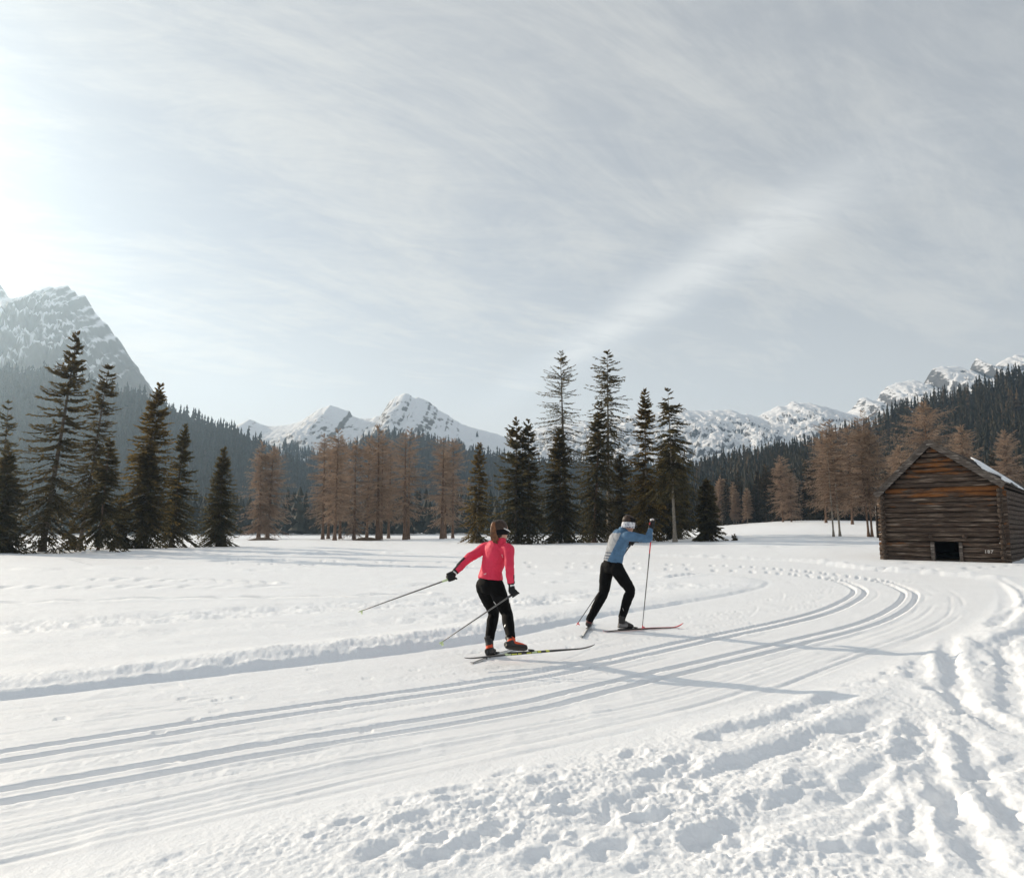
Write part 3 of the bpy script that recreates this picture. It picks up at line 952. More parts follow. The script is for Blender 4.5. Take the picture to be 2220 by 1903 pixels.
def crown_mesh(name, H, R, seed, mats, lean=(0, 0), bend=0.0, z0=0.05, n_br=220, power=0.85, droop=0.25, up=0.25, slope_top=0.5,
               twigs=11, twig=0.34, width=0.085, thin=0.0, gap=None, lop=0.15, bulge=0.0, hang=0.35, inner=0.12, whorl=6, rag=0.25, wood=0.018, tint0=0.0):
    """crown of a conifer: limbs in loose whorls, each carrying two rows of side sprays.
    thin: share of each limb near the trunk left bare; gap: list of (height share, thinning)"""
    r = np.random.default_rng(seed)
    tp = trunk_path(H, lean, bend, seed)
    # limb heights: denser towards the top
    k = np.sort(z0 + (1 - z0) * (r.random(n_br) ** 0.92))
    nw = max(6, n_br // whorl)
    kw = z0 + (1 - z0) * (np.round((k - z0) / (1 - z0) * nw) / nw)
    k = np.clip(kw + r.normal(0, 0.18 / nw, n_br), z0, 0.997)
    az = r.uniform(0, 2 * math.pi, n_br)
    side = 1 + lop * np.cos(az - r.uniform(0, 6.28)) + 0.10 * np.cos(3 * az + k * 9)
    q = (1 - k) / (1 - z0)
    env = np.where(bulge > 0, np.power(np.clip(q, 0, 1), power) * (1 - bulge * np.power(np.clip(q, 0, 1), 3.0)), np.power(np.clip(q, 0, 1), power))
    L = np.maximum(0.05, R * env) * side * (1 + r.normal(0, rag, n_br)).clip(0.35, 1.35) + 0.07 * np.clip((1 - k) * 12, 0.3, 1)
    keep = (k < 0.90) | (r.random(n_br) < 0.6)
    if gap:
        for g0, g1, p in gap:
            keep &= ~((k > g0) & (k < g1) & (r.random(n_br) < p))
    L = np.where(k > 0.93, np.minimum(L, (1 - k) * H * 0.55 + 0.06), L)
    k, az, L = k[keep], az[keep], L[keep]
    nb = len(k)
    base = np.stack([np.interp(k * H, tp[:, 2], tp[:, 0]), np.interp(k * H, tp[:, 2], tp[:, 1]), k * H], axis=-1)
    # limb curve: leaves at slope s0, sags, then turns up
    s0 = slope_top * (2 * k - 0.9) - droop * (1 - k) + r.normal(0, 0.13, nb)
    s0 = np.where(k > 0.94, s0 + (k - 0.94) * 9, s0)
    dirx, diry = np.cos(az), np.sin(az)
    nt = twigs
    t = np.linspace(max(inner, thin), 1.0, nt)[None, :] + r.normal(0, 0.25 / nt, (nb, nt))
    t = np.clip(t, 0.02, 1.0)

    def curve(tt):
        h = L[:, None] * tt
        zz = L[:, None] * (s0[:, None] * tt - (droop + 0.05) * tt ** 2 * 1.2 + up * tt ** 3)
        return np.stack([base[:, None, 0] + dirx[:, None] * h, base[:, None, 1] + diry[:, None] * h, base[:, None, 2] + zz], axis=-1)
    P = curve(t)
    dP = curve(np.clip(t + 0.04, 0, 1.05)) - curve(np.clip(t - 0.04, 0, 1.05))
    dP /= np.maximum(np.linalg.norm(dP, axis=-1, keepdims=True), 1e-9)
    V, F, TI, MI = [], [], [], []
    nv = 0
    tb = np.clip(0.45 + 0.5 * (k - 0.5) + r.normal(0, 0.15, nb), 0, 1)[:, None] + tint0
    up_v = np.array([0, 0, 1.0])
    for sgn in (-1, 1, 0):
        sidev = np.cross(dP, up_v)
        sidev /= np.maximum(np.linalg.norm(sidev, axis=-1, keepdims=True), 1e-9)
        if sgn == 0:
            d = dP + r.normal(0, 0.18, dP.shape)
            d[..., 2] -= 0.05
            ln = twig * 0.9 * (0.7 + 0.5 * r.random(t.shape))
        else:
            d = dP * r.uniform(0.45, 0.95, t.shape)[..., None] + sgn * sidev * r.uniform(0.6, 1.1, t.shape)[..., None] + r.normal(0, 0.16, dP.shape)
            d[..., 2] -= hang * r.random(t.shape)
            ln = np.minimum(L[:, None] * 0.62, (twig * (0.55 + 0.9 * r.random(t.shape)) * (0.55 + 0.75 * np.sqrt(np.clip(1.1 - t, 0.05, 1)))) * (0.55 + 0.45 * np.clip(L[:, None] / max(R, 0.1), 0, 1.2)))
        d /= np.maximum(np.linalg.norm(d, axis=-1, keepdims=True), 1e-9)
        wv = np.cross(d, up_v + r.normal(0, 0.5, d.shape))
        wv /= np.maximum(np.linalg.norm(wv, axis=-1, keepdims=True), 1e-9)
        wd = (width * (0.7 + 0.6 * r.random(t.shape)))[..., None]
        a = P - wv * wd * 0.35
        b = P + wv * wd * 0.35
        mid = P + d * (ln * 0.55)[..., None]
        c1, c2 = mid - wv * wd * 0.5, mid + wv * wd * 0.5
        tip = P + d * ln[..., None]
        tip[..., 2] -= 0.15 * ln * hang
        q_ = np.stack([a, b, c2, tip, c1], axis=2).reshape(-1, 3)
        m = nb * nt
        o = nv + np.arange(m)[:, None] * 5
        F.append(np.hstack([o, o + 1, o + 2, o + 3, o + 4]))
        V.append(q_)
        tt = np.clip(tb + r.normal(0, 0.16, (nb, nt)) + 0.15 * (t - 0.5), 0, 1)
        TI.append(np.repeat(tt.ravel(), 5))
        MI.append(np.zeros(m, dtype=np.int32))
        nv += m * 5
    # limb wood: two crossed narrow strips
    ts = np.linspace(0, 0.97, 5)[None, :].repeat(nb, 0)
    Q = curve(ts)
    wr = (wood * (0.4 + L / max(R, 0.1)) / 1.2)[:, None] * (1 - 0.8 * ts)
    Fw = []
    for ax in range(2):
        off = np.stack([-diry, dirx, 0 * dirx], axis=-1)[:, None, :] if ax == 0 else np.array([0, 0, 1.0])[None, None, :]
        lo_, hi_ = Q - off * wr[..., None], Q + off * wr[..., None]
        st = np.stack([lo_, hi_], axis=2).reshape(nb, 10, 3)
        V.append(st.reshape(-1, 3))
        TI.append(np.full(nb * 10, 0.5))
        o = nv + np.arange(nb)[:, None] * 10
        for s in range(4):
            Fw.append(np.hstack([o + 2 * s, o + 2 * s + 1, o + 2 * s + 3, o + 2 * s + 2]))
        nv += nb * 10
    Fw = np.vstack(Fw)
    MI.append(np.ones(len(Fw), dtype=np.int32))
    return mesh_np(name, np.vstack(V), [np.vstack(F), Fw], mats, np.concatenate(MI), smooth=False, attr={'tint': np.concatenate(TI)}), tp


def trunk_mesh(tp, H, r0, mat, seed, sides=9):
    z = tp[:, 2]
    rad = r0 * np.clip(1 - z / (H * 1.01), 0.02, 1.0) ** 0.85
    rad = rad + r0 * 0.55 * np.exp(-np.maximum(z, -0.1) / (r0 * 2.2))
    # more rings near the foot
    zz = np.concatenate([[-0.3, 0.0, r0, r0 * 2.5], z[1:]])
    zz = np.unique(np.round(zz, 3))
    path = np.stack([np.interp(zz, z, tp[:, 0]), np.interp(zz, z, tp[:, 1]), zz], axis=-1)
    V, q, t_ = tube(path, np.interp(zz, z, rad), sides)
    return mesh_np('trunk', V, [q, t_], [mat])


def ground_depth(bx, by):
    """how far ahead the meadow passes through this pixel of the photograph"""
    dd = np.geomspace(15, 260, 1200)
    p0, p1 = at(bx, by, 1.0), at(bx, by, 2.0)
    xs = p0.x + (p1.x - p0.x) * (dd - 1)
    zs = p0.z + (p1.z - p0.z) * (dd - 1)
    below = np.nonzero(zs <= base_height(xs, dd))[0]
    return float(dd[below[0]]) if len(below) else 200.0


def place_tree(name, label, cat, group, x2072, base2072, top2072, half2072, seed, mats, bark, trunk_r=0.16, d=None, lean_px=0.0, extra=(), **kw):
    """a tree standing where the photograph shows it (2072-pixel view coordinates)"""
    bx, by = S((x2072, base2072))
    _, ty = S((0, top2072))
    if d is None:
        d = ground_depth(bx, by)
    p = at(bx, by, d)
    zg = z_at(p.x, d)
    H = at(bx, ty, d).z - zg
    R = half2072 * 1.07143 / F_PX * d * 1.02
    root = empty(name, (p.x, d, zg), 0.0)
    tag(root, label, cat, group)
    lean = (lean_px * 1.07143 / F_PX * d, 0.0)
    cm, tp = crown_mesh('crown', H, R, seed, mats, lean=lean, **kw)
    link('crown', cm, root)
    link('trunk', trunk_mesh(tp, H, trunk_r, bark, seed), root)
    for kk in extra:                            # a second crown of dense growth round the same trunk, or a second stem
        kk = dict(kk)
        me2, tp2 = crown_mesh('crown', H * kk.pop('h'), R * kk.pop('r'), seed + 50, mats, **kk)
        link('crown', me2, root)
    return root, d, H


SPRUCE = dict(n_br=230, power=0.9, droop=0.28, up=0.28, slope_top=0.5, twigs=11)
DENSE = dict(n_br=340, power=1.0, droop=0.22, up=0.25, slope_top=0.6, twigs=11, z0=0.03)
g_l = 'spruces of the group at the field edge beside the woods'
dm, om, mm = [M_DARK, M_BARK], [M_OLIVE, M_BARK], [M_MIXED, M_BARK]
PT = place_tree
# the group on the left of the meadow
PT('spruce', 'tall thin-crowned spruce cut by the left edge of the view', 'tree', g_l, -6, 1108, 815, 62, 101, dm, M_BARK, .15, n_br=170, droop=.34, up=.36, width=.10, twigs=10, whorl=10)
PT('spruce', 'dark bushy low spruce at the foot of the leftmost tall spruce', 'tree', g_l, 2, 1112, 905, 44, 102, dm, M_BARK, .11, d=48, **DENSE)
PT('spruce', 'tallest spruce of the left-hand group, in open layers and leaning slightly', 'tree', g_l, 84, 1118, 676, 84, 103, mm, M_BARK, .19, lean_px=42, n_br=300, droop=.26, up=.34, width=.095, twigs=12, power=.80, z0=.06, rag=.2, whorl=11, hang=.25, gap=[(.32, .48, .35), (.62, .70, .3)])
PT('spruce', 'slim bare-stemmed spruce next to the tallest one of the left-hand group', 'tree', g_l, 160, 1114, 736, 50, 104, mm, M_BARK, .15, lean_px=36, n_br=220, droop=.30, up=.30, width=.08, twigs=10, z0=.20, power=.62, rag=.25, whorl=9, hang=.25)
PT('spruce', 'dark twin-stemmed spruce between the slim one and the golden one', 'tree', g_l, 198, 1112, 892, 46, 105, dm, M_BARK_RED, .09, d=51, lean_px=10, n_br=200, droop=.35, up=.3, z0=.15, width=.10)
PT('young_spruce', 'knee-high golden young spruce beside the trunk of the tallest spruce', 'tree', g_l, 143, 1112, 1058, 22, 106, om, M_BARK, .04, n_br=90, twigs=7, z0=.03, power=.7)
PT('young_spruce', 'bushy young spruce between the twin-stemmed and the golden spruce', 'tree', g_l, 240, 1110, 1020, 30, 107, mm, M_BARK, .06, n_br=130, twigs=8, z0=.03, power=.7)
PT('spruce', 'golden olive spruce with its pale trunk showing on the lower half', 'tree', g_l, 278, 1109, 780, 62, 108, om, M_BARK_PALE, .15, lean_px=28, n_br=380, droop=.20, up=.22, slope_top=.6, z0=.16, power=.86, twigs=12, width=.10)
PT('spruce', 'dark under-storey spruce standing behind the golden spruce', 'tree', g_l, 292, 1106, 905, 60, 109, dm, M_BARK, .13, d=60, **DENSE)
PT('spruce', 'dense dark spruce right beside the golden one', 'tree', g_l, 345, 1108, 862, 54, 110, dm, M_BARK, .14, lean_px=17, **dict(DENSE, n_br=360))
PT('spruce', 'dense dark cone-shaped spruce standing at the end of the left-hand group', 'tree', g_l, 440, 1106, 908, 46, 111, dm, M_BARK, .14, lean_px=5, **dict(DENSE, power=.92, rag=.16, n_br=400))

# the group in the middle, behind the skiers
g_m = 'spruces of the group behind the skiers'
PT('spruce', 'slim olive spruce with a pale trunk behind the hair of the woman skier', 'tree', g_m, 964, 1099, 899, 33, 121, om, M_BARK_PALE, .17, lean_px=5, n_br=240, power=.8, width=.13, twig=.42, z0=.05)
PT('spruce', 'ragged dark spruce with long low limbs reaching to one side, first of a close pair', 'tree', g_m, 1043, 1100, 846, 52, 122, dm, M_BARK, .20, lean_px=2, n_br=260, power=.8, width=.14, twig=.5, droop=.2, up=.3, rag=.35, lop=.3)
PT('spruce', 'ragged dark spruce in a close pair, the one nearer the bare-topped spruce', 'tree', g_m, 1070, 1100, 852, 40, 123, dm, M_BARK, .18, n_br=230, power=.75, width=.14, twig=.5, droop=.22, up=.3, rag=.35)
PT('spruce', 'tallest thin spruce with a nearly bare see-through top', 'tree', g_m, 1146, 1098, 713, 58, 124, dm, M_BARK, .24, lean_px=-9, n_br=200, power=.50, width=.075, twig=.42, twigs=10, droop=.30, up=.28, rag=.32, z0=.33, thin=.15, wood=.024, bulge=.15)
PT('spruce', 'dense dark spruce growing against the trunk of the see-through spruce', 'tree', g_m, 1134, 1097, 872, 52, 125, dm, M_BARK, .20, d=88, n_br=330, power=.78, width=.15, twig=.52, rag=.3)
PT('spruce', 'tall spruce with a grey bare trunk and short drooping limbs', 'tree', g_m, 1232, 1096, 711, 50, 126, dm, M_BARK_PALE, .27, lean_px=3, n_br=250, power=.42, width=.11, twig=.46, twigs=10, droop=.36, up=.26, rag=.34, z0=.30, thin=.1, wood=.022)
PT('spruce', 'dense spruce standing beside the grey-trunked tall one', 'tree', g_m, 1202, 1097, 815, 54, 127, dm, M_BARK_RED, .22, d=93, lean_px=16, n_br=330, power=.8, width=.14, twig=.5, rag=.3)
PT('spruce', 'dense bushy spruce filling the foot of the grey-trunked tall one', 'tree', g_m, 1258, 1096, 925, 42, 128, mm, M_BARK, .18, d=97, n_br=260, power=.7, width=.14, twig=.5, rag=.3, z0=.03)
PT('spruce', 'golden olive spruce with a thin pale trunk above the man skier', 'tree', g_m, 1308, 1096, 789, 44, 129, om, M_BARK_PALE, .17, lean_px=3, n_br=330, power=.78, width=.14, twig=.46, z0=.05)
PT('spruce', 'slim spruce with sparse drooping limbs at the end of the middle group', 'tree', g_m, 1366, 1096, 788, 42, 130, dm, M_BARK_PALE, .19, lean_px=-7, n_br=220, power=.45, width=.11, twig=.44, droop=.40, up=.24, rag=.3, z0=.32, wood=.02)
PT('spruce', 'dense dark spruce hiding the foot of the slim drooping one', 'tree', g_m, 1352, 1096, 900, 42, 131, dm, M_BARK, .18, d=95, n_br=300, power=.72, width=.15, twig=.5, rag=.28, z0=.03)
PT('spruce', 'dark spruce tucked between the golden one and the slim drooping one', 'tree', g_m, 1378, 1095, 935, 26, 132, dm, M_BARK, .15, d=99, n_br=200, power=.7, width=.14, twig=.46, z0=.03)
PT('spruce', 'small dark spruce standing alone between the middle group and the wood', 'tree', g_m, 1431, 1094, 972, 26, 133, dm, M_BARK, .15, n_br=260, power=.72, width=.14, twig=.46, z0=.05)
PT('sapling', 'ankle-high spruce sapling poking out of the snow', 'tree', None, 1486, 1094, 1083, 6, 134, dm, M_BARK, .03, n_br=40, twigs=5, twig=.2, z0=.02, power=.7)

# bare larches
LARCH = dict(n_br=190, droop=.10, up=.12, slope_top=.5, twigs=9, twig=.70, width=.040, hang=.9, rag=.42, wood=.028, z0=.20, power=.48, bulge=.30)
lm = [M_LARCH, M_BARK_RED]
g_c = 'bare brown larches in a row across the meadow'


def larch(x, b, t, h, seed, label, group=g_c, d=None, bark=M_BARK_RED, tr=.28, **kw):
    k = dict(LARCH)
    k.update(kw)
    h *= 1.28
    return place_tree('larch', label, 'tree', group, x, b, t, h, seed, lm, bark, tr, d=d, **k)


r1, dd1, _ = larch(523, 1090, 896, 22, 141, 'bare larch standing apart at the end of the row, on a mound of bare soil', z0=.10, lop=.3, n_br=260)
larch(541, 1090, 906, 42, 142, 'broad bare larch leaning on its twin above a mound of bare soil', z0=.10, d=dd1 + 1.5, n_br=300, lean_px=6)
for k_, (x_, b_, t_, h_, txt) in enumerate([
        (653, 1091, 880, 36, 'broad bare larch, first of the long row, with a full round shoulder'),
        (664, 1090, 900, 26, 'short bare larch half hidden behind the first of the long row'),
        (677, 1093, 872, 26, 'slim bare larch with a straight dark stem close behind the first of the row'),
        (688, 1090, 892, 28, 'greyish bare larch with a thin pale trunk in the long row'),
        (716, 1092, 890, 34, 'bare larch with branches down to the snow in the long row'),
        (742, 1090, 885, 32, 'bare larch on a low mound of soil in the long row'),
        (764, 1092, 862, 34, 'tallest bare larch of the row with a thick straight trunk'),
        (771, 1091, 884, 30, 'bare larch whose trunk stands close beside the tallest of the row'),
        (786, 1089, 894, 28, 'bare larch with a flared root foot in the long row'),
        (819, 1092, 874, 30, 'thin-crowned bare larch with a stout trunk near the gap in the row'),
        (826, 1091, 866, 36, 'tall loose-crowned bare larch right at the gap in the row'),
        (894, 1090, 882, 36, 'bare larch after the gap in the row, thick trunk and open top'),
        (901, 1089, 915, 30, 'bare larch whose trunk touches its thick neighbour after the gap'),
        (916, 1089, 888, 30, 'last bare larch of the row, nearest to the slim olive spruce')]):
    op = k_ in (9, 10, 11)
    larch(x_, b_, t_, h_, 150 + k_, txt, n_br=130 if op else 185, lean_px=(k_ % 3 - 1) * 2, z0=.20 if k_ not in (4,) else .08, tr=.30 if k_ in (6, 9, 11) else .24)

g_r = 'bare larches at the edge of the wood beside the hut'
larch(1687, 1086, 850, 42, 171, 'thin pale-stemmed larch at the edge of the wood, first of two close stems', g_r, bark=M_BARK_PALE, tr=.10, lean_px=-6, twig=.42, width=.020, z0=.24, n_br=190, rag=.45, lop=.3)
larch(1700, 1085, 853, 34, 172, 'thin pale-stemmed larch at the edge of the wood, with a flared foot', g_r, bark=M_BARK_PALE, tr=.11, lean_px=-9, twig=.42, width=.020, z0=.30, n_br=180, rag=.45, lop=.3)
larch(1758, 1086, 848, 42, 173, 'larch with a dark trunk in a close pair near the hut', g_r, tr=.12, lean_px=-10, twig=.42, width=.018, z0=.22, n_br=160, rag=.45, lop=.3)
larch(1765, 1086, 834, 40, 174, 'taller larch of the close pair with dark trunks near the hut', g_r, tr=.12, lean_px=-6, twig=.42, width=.018, z0=.26, n_br=160, rag=.45, lop=.3)
larch(1779, 1086, 870, 30, 175, 'thin grey-stemmed larch right beside the corner of the hut', g_r, bark=M_BARK_PALE, tr=.10, lean_px=-8, twig=.5, width=.036, z0=.35, n_br=150)
larch(1672, 1064, 875, 24, 180, 'bare larch behind the thin pale-stemmed pair', g_r, d=150, z0=.2, tr=.2, n_br=240)
larch(1725, 1062, 862, 40, 181, 'bare larch filling the space between the two pairs near the hut', g_r, d=140, z0=.15, tr=.2, n_br=260)
larch(1585, 1066, 924, 22, 177, 'small pale larch standing alone against the dark wood', g_r, z0=.12, tr=.15, n_br=300, d=170)
larch(1602, 1064, 960, 16, 182, 'dull slim larch just beside the small pale one', g_r, z0=.12, tr=.15, n_br=200, d=168)
r2_, _, _ = larch(1885, 1064, 816, 64, 178, 'very large bare larch rising behind the roof of the hut', g_r, d=100, z0=.2, tr=.30, n_br=300, twigs=10, width=.030)
larch(1830, 1064, 905, 24, 179, 'bare larch between the pair of dark trunks and the hut gable', g_r, d=115, z0=.15, tr=.18, n_br=280)
larch(1958, 1064, 862, 28, 183, 'bare larch showing above the ridge of the hut roof', g_r, d=120, z0=.25, tr=.18, n_br=300)
larch(2046, 1060, 872, 26, 184, 'pale narrow larch in the dark wood above the far end of the hut roof', g_r, d=150, z0=.3, tr=.16, n_br=300)

# soil mounds round some larch feet
for nm, x_, b_, w_, lab in (('soil_mound', 530, 1093, 2.6, 'bare brown soil mound under the two larches that stand apart'), ('soil_mound', 742, 1093, 2.4, 'low soil mound under a larch in the middle of the row')):
    bx, by = S((x_, b_))
    gy = ground_depth(bx, by)
    p = at(bx, by, gy)
    n1, n2 = 7, 22
    rr, aa = np.meshgrid(np.linspace(0, 1, n1), np.arange(n2) * 2 * math.pi / n2, indexing='ij')
    ex = rr * np.cos(aa) * w_ * (1 + 0.25 * perlin(np.cos(aa) * 1.5, np.sin(aa) * 1.5 + x_, 5))
    ey = rr * np.sin(aa) * w_ * 0.7
    ez = 0.55 * (1 - rr ** 2) - 0.12 + 0.12 * fbm(ex * 1.4, ey * 1.4, 3, int(x_))
    ii, jj = np.meshgrid(np.arange(n1 - 1), np.arange(n2), indexing='ij')
    a = ii * n2 + jj
    b = ii * n2 + (jj + 1) % n2
    o = link(nm, mesh_np(nm, np.stack([ex.ravel(), ey.ravel(), ez.ravel()], -1), np.stack([a, b, b + n2, a + n2], -1).reshape(-1, 4), [M_SOIL]), loc=(p.x, gy, z_at(p.x, gy)))
    tag(o, lab, 'mound')

# ------------------------------------------------------------------ woods


def far_wood(name, hfun, n, xr, seed, Hm, front, dfun, clear, toe=0.02, per=3, sides=6, gap=5.0):
    """a wood too far off to count: every tree is a jagged stack of skirts, all joined in one object"""
    r = np.random.default_rng(seed)
    x = r.uniform(xr[0], xr[1], n)
    u = r.uniform(toe, 1.0, n)
    y = dfun(x) - front * (1 - u)
    keep = np.abs(x) < y * 0.80 + 40
    keep &= fbm(x / 90.0, y / 140.0, 4, seed + 2, 0.6) < clear(x, y, u)
    x, y = x[keep], y[keep]
    z = hfun(x, y)
    n = len(x)
    H = Hm * r.uniform(0.55, 1.2, n)
    R = H * r.uniform(0.15, 0.24, n)
    tint = np.clip(r.normal(0.35, 0.25, n), 0, 1)
    V, F, T = [], [], []
    nv = 0
    th = np.arange(sides) * 2 * math.pi / sides
    for c in range(per):
        top = H * (1.0 - 0.24 * c if c else 1.0)
        low = H * (1.0 - (c + 1) / per * 0.93)
        rad = R * ((c + 1) / per) ** 0.8
        ang = th[None, :] + r.uniform(0, 6.28, (n, 1))
        jr = rad[:, None] * r.uniform(0.55, 1.25, (n, sides))
        rim = np.stack([x[:, None] + jr * np.cos(ang), y[:, None] + jr * np.sin(ang), z[:, None] + low[:, None] + H[:, None] * r.uniform(-0.05, 0.05, (n, sides))], -1)
        ap = np.stack([x, y, z + top], -1)[:, None, :]
        V.append(np.concatenate([ap, rim], axis=1).reshape(-1, 3))
        T.append(np.repeat(np.clip(tint + r.normal(0, .06, n), 0, 1), sides + 1))
        o = nv + np.arange(n)[:, None] * (sides + 1)
        for k in range(sides):
            F.append(np.hstack([o, o + 1 + k, o + 1 + (k + 1) % sides]))
        nv += n * (sides + 1)
    me = mesh_np(name, np.vstack(V), np.vstack(F), [M_FAR], smooth=False, attr={'tint': np.concatenate(T)})
    o = link(name, me)
    tag(o, kind='stuff')
    return o


hf_, xr_, df_, fr_ = h_left
far_wood('conifer_forest', hf_, 11000, xr_, 201, 15.0, fr_, df_, lambda x, y, u: 1.2 - 0.80 * sstep(-430, -380, x) * sstep(-300, -350, x) * sstep(0.45, 0.6, u) - 0.5 * sstep(-195, -150, x) * sstep(0.85, .97, u))
hf_, xr_, df_, fr_ = h_mid
far_wood('conifer_forest', hf_, 8500, xr_, 202, 15.0, fr_, df_, lambda x, y, u: 1.2 + 0 * x)
hf_, xr_, df_, fr_ = h_peak
far_wood('conifer_forest', hf_, 8000, xr_, 204, 18.0, fr_, df_, lambda x, y, u: 0.22 - 0.75 * sstep(0.40, 0.85, u), toe=.15)


def plain_wood(name, n, xr, yr, seed, Hm):
    return far_wood(name, lambda x, y: base_height(x, y), n, xr, seed, Hm, yr[1] - yr[0], lambda x: np.full(x.shape, yr[1]), lambda x, y, u: 0.9 + 0 * x, toe=0.0, per=4, sides=7)


plain_wood('conifer_forest', 2400, (-260, 150), (235, 380), 203, 13.0)

# scattered small trees on the snowy peak, thinning upwards


def peak_trees():
    r = np.random.default_rng(210)
    return None


# the near wood on the right: the rows that show are trees of their own
N_VAR = 7
variants = []
for v in range(N_VAR):
    Hn = 14.0
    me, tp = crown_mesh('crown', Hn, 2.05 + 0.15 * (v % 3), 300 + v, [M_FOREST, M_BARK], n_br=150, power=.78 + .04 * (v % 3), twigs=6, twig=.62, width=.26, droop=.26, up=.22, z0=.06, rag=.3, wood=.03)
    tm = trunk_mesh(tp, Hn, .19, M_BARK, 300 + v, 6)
    variants.append((me, tm, Hn))
larch_var = []
for v in range(3):
    me, tp = crown_mesh('crown', 14.0, 2.1, 320 + v, lm, n_br=220, twigs=9, twig=.8, width=.10, hang=.8, z0=.2, power=.5, bulge=.3, droop=.1, up=.1, rag=.25, wood=.04)
    larch_var.append((me, trunk_mesh(tp, 14.0, .2, M_BARK_PALE, 320 + v, 6), 14.0))

hf_, xr_, df_, fr_ = h_right
r_ = np.random.default_rng(400)


def hill_z(x, y):
    return np.maximum(hf_(x, y), base_height(x, y)) - 0.3


def edge_y(x):
    """where the wood begins on the meadow, from the measured edge"""
    ex = np.array([40, 55, 66, 80, 95, 120, 160, 240])
    ey = np.array([215, 196, 178, 168, 160, 158, 150, 140])
    return np.interp(x, ex, ey)


cand = []
tries = 0
grid = {}
while len(cand) < 4600 and tries < 90000:
    tries += 1
    y_ = 140 + 430 * r_.random() ** 1.25
    x_ = r_.uniform(0.12, 0.86) * y_
    if y_ < edge_y(x_) + r_.uniform(0, 3):
        continue
    sp = 2.8 + 1.0 * (y_ > 260)
    key = (int(x_ // sp), int(y_ // sp))
    if key in grid:
        continue
    grid[key] = 1
    cand.append((x_, y_))
cand = np.array(cand)
cz = hill_z(cand[:, 0], cand[:, 1])
order = np.argsort(cand[:, 1] - edge_y(cand[:, 0]) + 0.25 * cand[:, 1])
N_IND = 280
n_larch = 0
for c_i, i in enumerate(order[:N_IND]):
    x_, y_, z_ = cand[i][0], cand[i][1], cz[i]
    is_l = (r_.random() < 0.16)
    cm_, tm_, h0 = larch_var[c_i % 3] if is_l else variants[c_i % N_VAR]
    s = r_.uniform(0.62, 1.08) * (0.9 if is_l else 1.0)
    nm = 'larch' if is_l else 'spruce'
    root = empty(nm, (x_, y_, z_), r_.uniform(0, 6.28))
    root.scale = (s * r_.uniform(.85, 1.15), s * r_.uniform(.85, 1.15), s)
    if is_l:
        tag(root, 'bare brown larch among the dark spruces of the wooded hillside', 'tree', 'bare larches inside the wood on the hillside')
    else:
        tag(root, 'dark spruce packed among others in the wood on the hillside', 'tree', 'dark spruces at the front of the wood on the hillside')
    link('crown', cm_, root)
    link('trunk', tm_, root)

# the rest of that wood, row behind row, as one mass
rest = order[N_IND:]


def rest_wood():
    r = np.random.default_rng(500)
    x, y, z = cand[rest, 0], cand[rest, 1], cz[rest]
    n = len(x)
    sides, per = 7, 5
    H = 13.0 * r.uniform(0.6, 1.15, n)
    R = H * r.uniform(0.13, 0.19, n)
    tint = np.clip(r.normal(0.35, 0.28, n), 0, 1)
    V, F, T = [], [], []
    nv = 0
    th = np.arange(sides) * 2 * math.pi / sides
    for c in range(per):
        top = H * (1.0 - 0.17 * c)
        low = H * (1.0 - (c + 1) / per * 0.94)
        rad = R * ((c + 1) / per) ** 0.8
        ang = th[None, :] + r.uniform(0, 6.28, (n, 1))
        jr = rad[:, None] * r.uniform(0.4, 1.3, (n, sides))
        rim = np.stack([x[:, None] + jr * np.cos(ang), y[:, None] + jr * np.sin(ang), z[:, None] + low[:, None] + H[:, None] * r.uniform(-0.06, 0.05, (n, sides))], -1)
        ap = np.stack([x, y, z + top], -1)[:, None, :]
        V.append(np.concatenate([ap, rim], axis=1).reshape(-1, 3))
        T.append(np.repeat(np.clip(tint + r.normal(0, .06, n), 0, 1), sides + 1))
        o = nv + np.arange(n)[:, None] * (sides + 1)
        for k in range(sides):
            F.append(np.hstack([o, o + 1 + k, o + 1 + (k + 1) % sides]))
        nv += n * (sides + 1)
    me = mesh_np('hillside_forest', np.vstack(V), np.vstack(F), [M_FOREST], smooth=False, attr={'tint': np.concatenate(T)})
    tag(link('hillside_forest', me), kind='stuff')


rest_wood()
# ------------------------------------------------------------------ log barn


